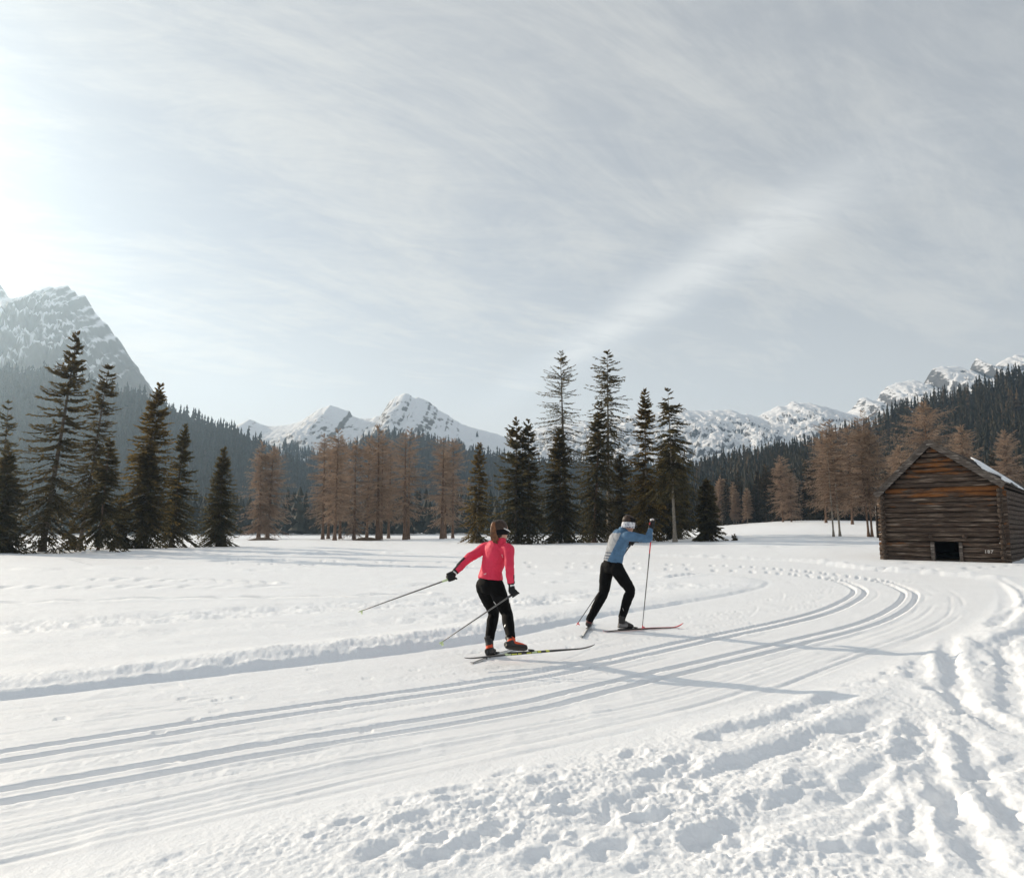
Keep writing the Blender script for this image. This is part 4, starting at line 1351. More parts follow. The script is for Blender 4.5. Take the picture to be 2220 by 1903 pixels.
def log_material(name, warm, seed, hi=(0.125, 0.088, 0.066), top=(0.24, 0.19, 0.15)):
    m, t, b = material(name)
    co = t.node('ShaderNodeTexCoord').outputs['Object']
    oi = t.node('ShaderNodeObjectInfo').outputs['Random']
    off = t.comb(t.math('MULTIPLY', oi, 40.0), t.math('MULTIPLY', oi, 13.0), seed)
    co2 = t.vmath('ADD', co, off)
    grain = t.noise(t.mapping(co2, sc=(0.7, 16, 16)), 2.2, 8.0, 0.7, 0.4)
    blot = t.noise(t.mapping(co2, sc=(0.45, 2.2, 2.2)), 1.6, 5.0, 0.65, 0.6)
    grey = t.mix(t.ramp(grain, 0.30, 0.72), (0.016, 0.010, 0.008, 1), hi + (1,))
    pale = t.mix(t.ramp(t.noise(t.mapping(co2, sc=(0.6, 9, 9)), 1.4, 6.0, 0.6), 0.53, 0.66), grey, top + (1,))
    red = t.mix(t.ramp(grain, 0.3, 0.7), (0.040, 0.016, 0.008, 1), (0.30, 0.120, 0.036, 1))
    col = t.mix(t.ramp(blot, 0.62 - warm * 0.30, 0.74 - warm * 0.30), pale, red)
    t.put(b.inputs['Base Color'], col)
    b.inputs['Roughness'].default_value = 0.85
    b.inputs['Specular IOR Level'].default_value = 0.15
    bp = t.node('ShaderNodeBump')
    bp.inputs['Strength'].default_value = 0.8
    bp.inputs['Distance'].default_value = 0.02
    t.put(bp.inputs['Height'], t.math('ADD', grain, t.math('MULTIPLY', blot, 0.5)))
    t.put(b.inputs['Normal'], bp.outputs[0])
    return m


M_LOG = [log_material('weathered_log', -0.08, 1.0), log_material('reddish_log', 0.22, 5.0), log_material('orange_log', 0.72, 9.0)]
M_LOGEND = simple_mat('log_end_grain', (0.060, 0.045, 0.036), 0.9, 0.1, var=0.5, scale=18.0, bump=0.6, bscale=30)
M_PLANK = log_material('grey_roof_plank', -0.1, 21.0, (0.155, 0.132, 0.115), (0.27, 0.235, 0.205))
M_INSIDE = simple_mat('dark_lining_and_floor', (0.05, 0.038, 0.028), 0.9, 0.05, var=0.3)
M_PAINT = simple_mat('white_paint', (0.45, 0.42, 0.39), 0.7, 0.2, var=0.15)
M_ROOFSNOW = snow_material('roof_snow', (0.86, 0.875, 0.90), 0.55, 30.0, 0.5)

HX, HY = on_ground(1921, 1212)
HRZ = math.radians(-39.0)
HZ0 = z_at(HX, HY)
HW, HD = 5.15, 19.0
hut = empty('log_barn', (HX, HY, HZ0), HRZ)
tag(hut, 'old weathered log barn with a gable roof and small dark doorway in the snow', 'barn')
hc, hs = math.cos(HRZ), math.sin(HRZ)


def hut_pt(x, y, z):
    return Vector((HX + x * hc - y * hs, HY + x * hs + y * hc, HZ0 + z))


def hut_z(x, y, py):
    """height at which a vertical over this spot of the barn plan meets the photograph's row py"""
    p = hut_pt(x, y, 0)
    px = CX + F_PX * p.x / p.y
    for _ in range(4):
        q = at(px, py, p.y)
        px += (p.x - q.x) / p.y * F_PX
    return at(px, py, p.y).z - HZ0


def hut_x(px, y=0.0):
    """place along the front wall that the photograph shows in column px"""
    lo, hi = -3.0, 9.0
    for _ in range(40):
        m = 0.5 * (lo + hi)
        p = hut_pt(m, y, 0.8)
        c, s = math.cos(PITCH), math.sin(PITCH)
        f = p.y * c + (p.z - HCAM) * s
        if CX + F_PX * p.x / f < px:
            lo = m
        else:
            hi = m
    return 0.5 * (lo + hi)


OVH = 0.42
AX = hut_x(2027.5, -OVH)
ZA = hut_z(AX, -OVH, 955)
XL, XR = -0.24, HW + 0.22
ZL = hut_z(XL, -OVH, 1071)
ZR = hut_z(XR, -OVH, 1047)


def roof_z(x):
    return ZA + (ZL - ZA) * (x - AX) / (XL - AX) if x < AX else ZA + (ZR - ZA) * (x - AX) / (XR - AX)


def log_mesh(p0, p1, r, seed, mat, sides=10, seg=9, squash=1.0):
    """a hewn log between two points of the barn, uneven along its length"""
    q = np.random.default_rng(seed)
    p0, p1 = np.array(p0, float), np.array(p1, float)
    L = np.linalg.norm(p1 - p0)
    d = (p1 - p0) / L
    u = np.array([0, 0, 1.0]) if abs(d[2]) < 0.9 else np.array([1.0, 0, 0])
    s_ = np.cross(d, u)
    s_ /= np.linalg.norm(s_)
    u = np.cross(s_, d)
    V = []
    ph = q.uniform(0, 50)
    for i in range(seg + 1):
        t = i / seg
        c = p0 + d * L * t + u * 0.012 * math.sin(t * 5 + ph) + s_ * 0.012 * math.cos(t * 4 + ph)
        for k in range(sides):
            a = 2 * math.pi * k / sides
            rr = r * (1 + 0.10 * float(perlin(np.array([t * L * 0.8 + ph]), np.array([k * 0.7]), seed)[0]) + 0.03 * q.normal())
            V.append(c + rr * (math.cos(a) * s_ + squash * math.sin(a) * u))
    n = len(V)
    V += [p0, p1]
    qd, tr = [], []
    for i in range(seg):
        for k in range(sides):
            k2 = (k + 1) % sides
            qd.append((i * sides + k, i * sides + k2, (i + 1) * sides + k2, (i + 1) * sides + k))
    for k in range(sides):
        k2 = (k + 1) % sides
        tr.append((n, k2, k))
        tr.append((n + 1, seg * sides + k, seg * sides + k2))
    me = mesh_np('log', np.array(V), [np.array(qd), np.array(tr)], [mat, M_LOGEND], [0] * len(qd) + [1] * len(tr))
    return me


def box_mesh(name, lo, hi, mat, jitter=0.0, seed=0):
    q = np.random.default_rng(seed)
    V = np.array([(x, y, z) for z in (lo[2], hi[2]) for y in (lo[1], hi[1]) for x in (lo[0], hi[0])], float)
    V += q.normal(0, jitter, V.shape) if jitter else 0
    F = np.array([(0, 2, 3, 1), (4, 5, 7, 6), (0, 1, 5, 4), (2, 6, 7, 3), (0, 4, 6, 2), (1, 3, 7, 5)])
    return mesh_np(name, V, F, [mat], smooth=False)


hr = np.random.default_rng(77)
d0, d1 = hut_x(2026.5), hut_x(2079.0)
DOOR_H = hut_z((d0 + d1) / 2, 0, 1176.5)
LOG_R = 0.121
step_ = 0.245
z_ = 0.06
row = 0
while True:
    top = z_ + LOG_R
    # how far the wall reaches at this height, under the sloping roof
    if z_ > ZL - 0.25:
        t_ = (z_ + 0.16 - ZL) / (ZA - ZL)
        xa = max(-0.26, XL + (AX - XL) * t_ + 0.10)
    else:
        xa = -0.26
    if z_ > ZR - 0.25:
        t_ = (z_ + 0.16 - ZR) / (ZA - ZR)
        xb = min(HW + 0.26, XR + (AX - XR) * t_ - 0.10)
    else:
        xb = HW + 0.26
    if xb - xa < 0.45:
        break
    gable = z_ > ZR - 0.3
    warm = 0.5 if z_ > 2.6 else 0.12
    mt = M_LOG[2] if (gable and hr.random() < 0.62) or row in (13, 14) and hr.random() < .5 else (M_LOG[1] if hr.random() < warm + 0.05 else M_LOG[0])
    rr = LOG_R * hr.uniform(0.90, 1.08)
    y0 = hr.normal(0, 0.012)
    if z_ < DOOR_H - 0.02:
        link('log', log_mesh((xa, y0, z_), (d0 - 0.16, y0, z_), rr, 700 + row, mt), hut)
        link('log', log_mesh((d1 + 0.16, y0, z_), (xb, y0, z_), rr, 740 + row, mt), hut)
    else:
        link('log', log_mesh((xa, y0, z_), (xb, y0, z_), rr, 700 + row, mt), hut)
    z_ += step_ * hr.uniform(0.96, 1.04)
    row += 1
# side and back walls; their ends poke out past the corners
z_ = 0.06 - step_ * 0.5
row = 0
while z_ < ZL - 0.15:
    for xw, zt in ((0.0, ZL), (HW, ZR)):
        mt = M_LOG[1] if hr.random() < 0.35 else M_LOG[0]
        link('log', log_mesh((xw, -hr.uniform(0.26, 0.44), z_), (xw, HD + 0.3, z_), LOG_R * hr.uniform(.9, 1.06), 800 + row * 2 + int(xw), mt, 10, 14), hut)
    link('log', log_mesh((-0.26, HD, z_ + step_ * 0.5), (HW + 0.26, HD, z_ + step_ * 0.5), LOG_R, 860 + row, M_LOG[0]), hut)
    z_ += step_
    row += 1
while z_ < ZR - 0.15:
    link('log', log_mesh((HW, -0.28, z_), (HW, HD + 0.3, z_), LOG_R, 900 + row, M_LOG[0], 10, 14), hut)
    z_ += step_
    row += 1
# dark inner sheets added to stop light leaking through the chinks, and the floor
link('light_stop_lining', box_mesh('light_stop_lining', (0.10, 0.14, -0.2), (d0 - 0.10, 0.18, ZL - 0.1), M_INSIDE), hut)
link('light_stop_lining', box_mesh('light_stop_lining', (d1 + 0.10, 0.14, -0.2), (HW - 0.10, 0.18, ZL - 0.1), M_INSIDE), hut)
link('light_stop_lining', box_mesh('light_stop_lining', (d0 - 0.099, 0.142, DOOR_H + 0.1), (d1 + 0.099, 0.178, ZL - 0.1), M_INSIDE), hut)
link('light_stop_lining', box_mesh('light_stop_lining', (0.12, 0.19, -0.2), (0.15, HD - 0.2, ZL - 0.1), M_INSIDE), hut)
link('light_stop_lining', box_mesh('light_stop_lining', (HW - 0.15, 0.19, -0.2), (HW - 0.12, HD - 0.2, ZR - 0.1), M_INSIDE), hut)
gv = np.array([(0.12, 0.15, ZL - 0.12), (HW - 0.12, 0.15, ZL - 0.12), (HW - 0.12, 0.15, roof_z(HW) - 0.15), (AX, 0.15, ZA - 0.2), (0.12, 0.15, roof_z(0.1) - 0.15)])
gv = np.vstack([gv, gv + np.array([0, 0.03, 0])])
link('light_stop_gable', mesh_np('light_stop_gable', gv, [np.array([(0, 1, 2, 3, 4), (9, 8, 7, 6, 5)]), np.array([(0, 5, 6, 1), (1, 6, 7, 2), (2, 7, 8, 3), (3, 8, 9, 4), (4, 9, 5, 0)])], [M_INSIDE], smooth=False), hut)
gb = gv.copy()
gb[:, 1] = np.where(gv[:, 1] < 0.16, HD - 0.18, HD - 0.15)
link('light_stop_gable', mesh_np('light_stop_gable', gb, [np.array([(0, 1, 2, 3, 4), (9, 8, 7, 6, 5)]), np.array([(0, 5, 6, 1), (1, 6, 7, 2), (2, 7, 8, 3), (3, 8, 9, 4), (4, 9, 5, 0)])], [M_INSIDE], smooth=False), hut)
link('light_stop_lining', box_mesh('light_stop_lining', (0.16, HD - 0.176, -0.2), (HW - 0.16, HD - 0.152, ZL - 0.13), M_INSIDE), hut)
link('floor', box_mesh('floor', (0.1, 0.2, 0.02), (HW - 0.1, HD - 0.1, 0.06), M_INSIDE), hut)
# doorway: two posts and a threshold beam above
for xx in (d0 - 0.085, d1 + 0.085):
    link('door_post', box_mesh('door_post', (xx - 0.075, -0.15, -0.15), (xx + 0.075, 0.13, DOOR_H + 0.03), M_PLANK, 0.006, int(xx * 10)), hut)
# tie-beam ends over the doorway
zb = hut_z((d0 + d1) / 2, -.1, 1163)
for xx in (d0 - 0.12, d1 + 0.30):
    link('beam_end', log_mesh((xx, -0.26, zb), (xx, 0.1, zb), 0.10, int(950 + xx * 10), M_LOG[0], 9, 2), hut)
# purlins under the roof overhang
for xx in (AX, (AX + XL) * 0.52, (AX + XR) * 0.5 + 0.1, 0.0, HW):
    zz = roof_z(xx) - 0.17
    link('purlin', log_mesh((xx, -OVH + 0.06, zz), (xx, HD + 0.35, zz), 0.085, int(970 + xx * 10), M_LOG[0], 8, 12), hut)
# roof: long boards laid in courses from the eaves to the ridge, both slopes
for side, x0, z0_ in ((-1, XL, ZL), (1, XR, ZR)):
    L = math.hypot(AX - x0, ZA - z0_)
    n = 9
    ux_, uz_ = (AX - x0) / L, (ZA - z0_) / L
    nx_, nz_ = (-uz_, ux_) if ux_ > 0 else (uz_, -ux_)
    for c in range(n):
        for seg_, (ya, yb) in enumerate(((-OVH, HD * 0.34), (HD * 0.34 + 0.01, HD * 0.68), (HD * 0.68 + 0.01, HD + 0.4))):
            a0 = c / n * L - 0.02
            a1 = min((c + 1) / n * L + 0.05, L - 0.003 * (side > 0))
            lift = hr.uniform(0.028, 0.046)
            V = []
            for yy in (ya + hr.normal(0, .012), yb):
                for (a, o) in ((a0, lift), (a1, 0.006), (a1, 0.034), (a0, lift + 0.032)):
                    sag = -0.05 * math.sin(math.pi * np.clip((yy + OVH) / HD, 0, 1))
                    V.append((x0 + ux_ * a + nx_ * o, yy, z0_ + uz_ * a + nz_ * o + sag))
            F = np.array([(0, 1, 2, 3), (7, 6, 5, 4), (0, 4, 5, 1), (1, 5, 6, 2), (2, 6, 7, 3), (3, 7, 4, 0)])
            link('roof_plank', mesh_np('roof_plank', np.array(V), F, [M_PLANK], smooth=False), hut)
    # verge boards on the gable, two lapped layers
    for lay, (ya, yb, o0, o1) in enumerate(((-OVH - 0.035, -OVH - 0.002, -0.235, 0.015), (-OVH - 0.055, -OVH - 0.02, -0.03, 0.085))):
        V = []
        for yy in (ya, yb):
            for (a, o) in ((-0.06, o0), (L - (0.0 if lay else 0.02), o0), (L + 0.02 * lay, o1), (-0.06, o1)):
                V.append((x0 + ux_ * a + nx_ * o + (0.004 if side > 0 else -0.004), yy - 0.003 * (side > 0), z0_ + uz_ * a + nz_ * o))
        F = np.array([(0, 1, 2, 3), (7, 6, 5, 4), (0, 4, 5, 1), (1, 5, 6, 2), (2, 6, 7, 3), (3, 7, 4, 0)])
        link('verge_board', mesh_np('verge_board', np.array(V), F, [M_PLANK], smooth=False), hut)
# leaning board at the corner
link('corner_board', box_mesh('corner_board', (-0.36, -0.10, 1.1), (-0.30, 0.06, 2.75), M_PLANK, 0.008, 5), hut)

# patches of old snow on the far slope
_L = math.hypot(XR - AX, ZR - ZA)
_rn = Vector((-(ZR - ZA) / _L, 0, (XR - AX) / _L))
rn_w = Vector((_rn.x * hc, _rn.x * hs, _rn.z))
rp_w = hut_pt(AX, 0, ZA)


def on_roof(zx, zy):
    px, py = 1900 + zx * 0.15444, 940 + zy * 0.15444
    d = Vector(ray(px, py))
    o = Vector((0, 0, HCAM))
    t = (rp_w - o).dot(rn_w) / d.dot(rn_w)
    p = o + d * t
    q = p - Vector((HX, HY, HZ0))
    return Vector((q.x * hc + q.y * hs, -q.x * hs + q.y * hc, q.z))


for outline in ([(1305, 342), (1400, 365), (1480, 420), (1560, 438), (1640, 480), (1720, 520), (1800, 575), (1880, 625), (1960, 668), (2072, 725), (2100, 760), (2072, 800), (1985, 765), (1900, 712), (1850, 655), (1760, 620), (1650, 575), (1560, 545), (1480, 500), (1410, 440), (1370, 395)],
                [(1735, 610), (1800, 635), (1860, 668), (1900, 700), (1860, 705), (1800, 680), (1745, 650)]):
    pts = [on_roof(*p) for p in outline]
    pts = [p for p in pts if p.y < HD + 0.3]
    jag = []
    for i in range(len(pts)):
        a, b = pts[i], pts[(i + 1) % len(pts)]
        for k in range(3):
            p = a.lerp(b, k / 3)
            jag.append(p + Vector((hr.normal(0, .02), hr.normal(0, .05), 0)))
    bm = bmesh.new()
    n_loc = Vector((_rn.x, 0, _rn.z))
    low = [bm.verts.new(p + n_loc * 0.045) for p in jag]
    cen = sum(jag, Vector()) / len(jag)
    hi = [bm.verts.new(cen + (p - cen) * 0.965 + n_loc * (0.10 + hr.normal(0, .006))) for p in jag]
    for i in range(len(low)):
        j = (i + 1) % len(low)
        bm.faces.new((low[i], low[j], hi[j], hi[i]))
    ftop = bm.faces.new(hi)
    bmesh.ops.triangulate(bm, faces=[ftop])
    bmesh.ops.recalc_face_normals(bm, faces=bm.faces)
    me = bpy.data.meshes.new('snow_patch')
    bm.to_mesh(me)
    bm.free()
    me.materials.append(M_ROOFSNOW)
    link('snow_patch', me, hut)


def painted(text, name, x, z, size, y=-0.15):
    cu = bpy.data.curves.new(name, 'FONT')
    cu.body = text
    cu.size = size
    cu.extrude = 0.003
    cu.offset = 0.006
    cu.align_x = 'CENTER'
    cu.space_character = 1.15
    cu.materials.append(M_PAINT)
    tmp = bpy.data.objects.new(name, cu)
    COL.objects.link(tmp)
    dg = bpy.context.evaluated_depsgraph_get()
    dg.update()
    me = bpy.data.meshes.new_from_object(tmp.evaluated_get(dg))
    bpy.data.objects.remove(tmp)
    bpy.data.curves.remove(cu)
    o = link(name, me, hut)
    o.location = (x, y, z)
    o.rotation_euler = (math.pi / 2, 0, 0)
    return o


xn = hut_x(2143.5)
painted('187', 'painted_number', xn, hut_z(xn, -0.15, 1199), 0.22, -0.155)
xm = hut_x(2169.5, -0.34)
painted('<', 'painted_mark', xm, hut_z(xm, -0.34, 1180.5), 0.20, -0.352)
# ------------------------------------------------------------------ the skiers


def A3(v):
    return np.array(v, dtype=np.float64)


def loft(path, rad, sides=14, side_dir=None):
    """closed body section: an ellipse (a across, b deep) at each point of a path; side_dir is where 'across' points"""
    P = np.array([A3(p) for p in path])
    T = np.gradient(P, axis=0)
    T /= np.maximum(np.linalg.norm(T, axis=1, keepdims=True), 1e-9)
    V = []
    th = np.arange(sides) * 2 * math.pi / sides
    ref = None
    for i in range(len(P)):
        if side_dir is not None:
            s = A3(side_dir[i]) if isinstance(side_dir, list) else A3(side_dir)
        else:
            s = ref if ref is not None else (np.array([1.0, 0, 0]) if abs(T[i][0]) < .9 else np.array([0, 1.0, 0]))
        s = s - T[i] * s.dot(T[i])
        s /= max(np.linalg.norm(s), 1e-9)
        ref = s
        u = np.cross(T[i], s)
        r = rad[i]
        a, b = (r, r) if np.isscalar(r) else r
        V.append(P[i] + a * np.cos(th)[:, None] * s + b * np.sin(th)[:, None] * u)
    n = len(P)
    V = np.vstack(V + [P[:1], P[-1:]])
    F = []
    for i in range(n - 1):
        for k in range(sides):
            k2 = (k + 1) % sides
            F.append((i * sides + k, i * sides + k2, (i + 1) * sides + k2, (i + 1) * sides + k))
    c0, c1 = n * sides, n * sides + 1
    Tt = []
    for k in range(sides):
        k2 = (k + 1) % sides
        Tt.append((c0, k2, k))
        Tt.append((c1, (n - 1) * sides + k, (n - 1) * sides + k2))
    return V, F + Tt


def ball(c, r, ax=None, n=10):
    """ellipsoid: r=(rx,ry,rz) along the axes ax (3 rows)"""
    th = np.linspace(0, math.pi, n)
    ph = np.arange(2 * n) * math.pi / n
    ax = np.eye(3) if ax is None else np.array(ax, float)
    V, F = [], []
    for t in th:
        for p in ph:
            q = np.array([r[0] * math.sin(t) * math.cos(p), r[1] * math.sin(t) * math.sin(p), r[2] * math.cos(t)])
            V.append(A3(c) + q @ ax)
    m = 2 * n
    for i in range(n - 1):
        for k in range(m):
            F.append((i * m + k, (i + 1) * m + k, (i + 1) * m + (k + 1) % m, i * m + (k + 1) % m))
    return np.array(V), F


def fuse(name, shapes, voxel, mats, parent, smooth_it=4, wrinkle=0.0, wr_scale=14.0, paint=None, smooth_f=0.5):
    """closed shapes grown into one continuous skin"""
    V, F, o = [], [], 0
    for v, f in shapes:
        V.append(v)
        F += [tuple(i + o for i in q) for q in f]
        o += len(v)
    me = bpy.data.meshes.new(name)
    me.from_pydata(np.vstack(V).tolist(), [], F)
    tmp = bpy.data.objects.new(name, me)
    COL.objects.link(tmp)
    rm = tmp.modifiers.new('skin', 'REMESH')
    rm.mode = 'VOXEL'
    rm.voxel_size = voxel
    if smooth_it:
        sm = tmp.modifiers.new('soft', 'SMOOTH')
        sm.factor = smooth_f
        sm.iterations = smooth_it
    dg = bpy.context.evaluated_depsgraph_get()
    dg.update()
    out = bpy.data.meshes.new_from_object(tmp.evaluated_get(dg))
    bpy.data.objects.remove(tmp)
    bpy.data.meshes.remove(me)
    n = len(out.vertices)
    co = np.empty(n * 3)
    out.vertices.foreach_get('co', co)
    co = co.reshape(-1, 3)
    if wrinkle:
        no = np.empty(n * 3)
        out.vertices.foreach_get('normal', no)
        no = no.reshape(-1, 3)
        w1 = ridged(co[:, 0] * wr_scale + co[:, 1] * 5, co[:, 2] * wr_scale * 0.8 - co[:, 1] * 9, 3, 5)
        co = co + no * (wrinkle * w1)[:, None]
        out.vertices.foreach_set('co', co.ravel())
    for m in mats:
        out.materials.append(m)
    np_ = len(out.polygons)
    out.polygons.foreach_set('use_smooth', np.ones(np_, dtype=bool))
    if paint is not None:
        c = np.empty(np_ * 3)
        out.polygons.foreach_get('center', c)
        out.polygons.foreach_set('material_index', paint(c.reshape(-1, 3)).astype(np.int32))
    out.name = name
    out.update()
    return link(name, out, parent)


def stick_mark(o, name, px, py, w, h, mat, parent, turn=0.0):
    """a small printed mark lying on a garment where the photograph shows it"""
    dg = bpy.context.evaluated_depsgraph_get()
    dg.update()
    inv = o.matrix_world.inverted()
    org = inv @ Vector((0, 0, HCAM))
    d = (inv.to_3x3() @ Vector(ray(px, py))).normalized()
    ok, loc, nor, _ = o.ray_cast(org, d)
    if not ok:
        return None
    nor = nor.normalized()
    s_ = nor.cross(Vector((0, 0, 1))).normalized()
    u_ = s_.cross(nor).normalized() * -1
    s_, u_ = s_ * math.cos(turn) + u_ * math.sin(turn), u_ * math.cos(turn) - s_ * math.sin(turn)
    V = [loc + s_ * a * w / 2 + u_ * b * h / 2 + nor * c for c in (0.0015, 0.0045) for a, b in ((-1, -.6), (-.3, -1), (1, -.5), (.7, .8), (-.6, 1))]
    n = 5
    F5 = [(0, 1, 2, 3, 4), (9, 8, 7, 6, 5)]
    F4 = [(i, i + n, (i + 1) % n + n, (i + 1) % n) for i in range(n)]
    return link(name, mesh_np(name, np.array([tuple(v) for v in V]), [np.array(F5), np.array(F4)], [mat], smooth=False), parent)


def lerp(a, b, t):
    return A3(a) + (A3(b) - A3(a)) * t


def limb(pts, rads, n=5, side=None):
    """smooth path through joints with interpolated radii"""
    path = catmull(pts, n)
    k = np.linspace(0, len(rads) - 1, len(path))
    if np.isscalar(rads[0]):
        rr = list(np.interp(k, np.arange(len(rads)), rads))
    else:
        ra = np.array(rads)
        rr = list(zip(np.interp(k, np.arange(len(rads)), ra[:, 0]), np.interp(k, np.arange(len(rads)), ra[:, 1])))
    return loft(path, rr, 14, side)


M_SKIN = simple_mat('skin', (0.52, 0.30, 0.22), 0.5, 0.4, var=0.08)
M_PINK = simple_mat('coral_pink_jacket_cloth', (0.66, 0.036, 0.085), 0.62, 0.25, var=0.08, scale=9, bump=0.25, bscale=40)
M_PINK_D = simple_mat('dark_cuff_cloth', (0.016, 0.014, 0.018), 0.7, 0.2)
M_BLACK = simple_mat('black_tights', (0.0045, 0.0045, 0.005), 0.8, 0.10, var=0.2, scale=8, bump=0.3, bscale=30)
M_BLUE = simple_mat('denim_blue_shirt_cloth', (0.080, 0.155, 0.255), 0.75, 0.15, var=0.14, scale=16, bump=0.3, bscale=50)
M_GREY = simple_mat('heather_grey_cloth', (0.33, 0.34, 0.355), 0.75, 0.15, var=0.12, scale=16, bump=0.3, bscale=50)
M_STRIPE = simple_mat('dark_blue_stripe', (0.05, 0.07, 0.11), 0.75, 0.15)
M_HAIR = simple_mat('dark_brown_hair', (0.035, 0.016, 0.008), 0.5, 0.4, var=0.45, scale=30, bump=0.8, bscale=60)
M_HAIR_BACKLIT = simple_mat('backlit_chestnut_hair', (0.15, 0.060, 0.024), 0.5, 0.4, var=0.45, scale=30, bump=0.8, bscale=60)  # backlight on the ponytail, put into a lighter hair colour
M_KNIT = simple_mat('black_headband_cloth', (0.008, 0.008, 0.010), 0.8, 0.15)
M_GLOVE = simple_mat('black_glove_cloth', (0.010, 0.010, 0.011), 0.65, 0.3, bump=0.3)
M_PALEPINK = simple_mat('pale_pink_print', (0.80, 0.42, 0.44), 0.5, 0.4, var=0.05)
M_WHITE = simple_mat('white_trim', (0.75, 0.75, 0.74), 0.5, 0.4, var=0.05)
M_BOOT = simple_mat('black_boot', (0.018, 0.016, 0.016), 0.5, 0.4, bump=0.2)
M_ORANGE = simple_mat('red_orange_boot', (0.72, 0.085, 0.025), 0.5, 0.35, var=0.12)
M_BOOTGREY = simple_mat('grey_boot', (0.20, 0.19, 0.19), 0.5, 0.4, var=0.2)
M_SHAFT = simple_mat('dark_carbon_shaft', (0.045, 0.045, 0.048), 0.35, 0.5)
M_SILVER = simple_mat('grey_shaft', (0.17, 0.165, 0.155), 0.35, 0.5)
M_REDP = simple_mat('red_plastic', (0.62, 0.03, 0.05), 0.4, 0.4)
M_LIME = simple_mat('pale_green_plastic', (0.52, 0.62, 0.36), 0.45, 0.4)
M_YEL = simple_mat('yellow_green_print', (0.50, 0.52, 0.06), 0.4, 0.4)
M_SKI_D = simple_mat('dark_ski_top', (0.022, 0.020, 0.020), 0.3, 0.5)
M_SKI_B = simple_mat('brown_grey_ski_side', (0.085, 0.070, 0.062), 0.35, 0.5)
M_SKI_W = simple_mat('white_ski_top', (0.62, 0.64, 0.62), 0.35, 0.5)
M_LENS = simple_mat('dark_glasses', (0.012, 0.012, 0.014), 0.15, 0.6)


def dotted_cloth():
    m, t, b = material('white_dotted_cloth')
    co = t.node('ShaderNodeTexCoord').outputs['Object']
    vo = t.node('ShaderNodeTexVoronoi')
    vo.inputs['Scale'].default_value = 42.0
    vo.inputs['Randomness'].default_value = 0.25
    t.put(vo.inputs['Vector'], co)
    t.put(b.inputs['Base Color'], t.mix(t.ramp(vo.outputs[0], 0.34, 0.44), (0.10, 0.12, 0.20, 1), (0.72, 0.72, 0.74, 1)))
    b.inputs['Roughness'].default_value = 0.8
    return m


M_DOTS = dotted_cloth()


def frame(fwd, up=(0, 0, 1)):
    """rows: right, forward, up"""
    f = A3(fwd)
    f /= np.linalg.norm(f)
    u = A3(up)
    r = np.cross(f, u)
    r /= np.linalg.norm(r)
    u = np.cross(r, f)
    return np.array([r, f, u])


def head_shapes(c, fr, s=1.0):
    """skull, jaw, nose, ears and neck stub; fr rows are right, forward, up"""
    c = A3(c)
    r, f, u = fr
    sh = [ball(c + u * .022 * s, (.074 * s, .093 * s, .095 * s), fr, 12),
          ball(c + f * .030 * s - u * .055 * s, (.055 * s, .062 * s, .062 * s), fr, 10),
          ball(c + f * .066 * s - u * .100 * s, (.026 * s, .022 * s, .018 * s), fr, 8),
          ball(c + f * .098 * s - u * .030 * s, (.012 * s, .018 * s, .020 * s), fr, 8),
          ball(c + f * .090 * s - u * .068 * s, (.022 * s, .012 * s, .010 * s), fr, 8),
          ball(c + f * .084 * s + u * .012 * s, (.050 * s, .014 * s, .012 * s), fr, 8)]
    for k in (-1, 1):
        sh.append(ball(c + r * k * .076 * s - u * .014 * s - f * .004, (.010 * s, .018 * s, .030 * s), fr, 8))
    return sh


def hand_shapes(w, g, axis, back, s=1.0, reach=0.0):
    """a fist closed on a pole: palm behind the grip, four bent fingers round it, the thumb along it.
    w wrist, g middle of the grip, axis pole direction (towards the thumb), back: from grip towards the palm"""
    w, g, ax, bk = A3(w), A3(g), A3(axis), A3(back)
    ax /= np.linalg.norm(ax)
    bk = bk - ax * bk.dot(ax)
    bk /= np.linalg.norm(bk)
    sd = np.cross(ax, bk)
    pal = g + bk * .030 * s
    sh = [loft([w, lerp(w, pal, .45), pal + bk * .004, pal - bk * .012], [.027 * s, (.036 * s, .022 * s), (.043 * s, .021 * s), (.038 * s, .014 * s)], 12, list([ax] * 4)),
          ball(pal, (.042 * s, .022 * s, .026 * s), np.array([ax, sd, bk]), 8)]
    for i, (off, ln) in enumerate(((.030, .96), (.010, 1.05), (-.011, 1.0), (-.031, .84))):
        base = g + ax * off * s
        R = .0235 * s
        angs = np.linspace(-0.25, 1.25 * math.pi * ln, 6)
        pts = [base + R * (bk * math.cos(a) * 1.05 + sd * math.sin(a)) for a in angs]
        sh.append(loft(pts, [.0115 * s, .0112 * s, .0108 * s, .0102 * s, .0095 * s, .0075 * s], 8))
    th = [pal + ax * .022 * s - sd * .012 * s, g + ax * .050 * s - sd * .026 * s, g + ax * .058 * s - bk * .020 * s - sd * .010 * s, g + ax * .052 * s - bk * .028 * s + sd * .008 * s]
    sh.append(loft(th, [.014 * s, .0125 * s, .011 * s, .008 * s], 8))
    return sh


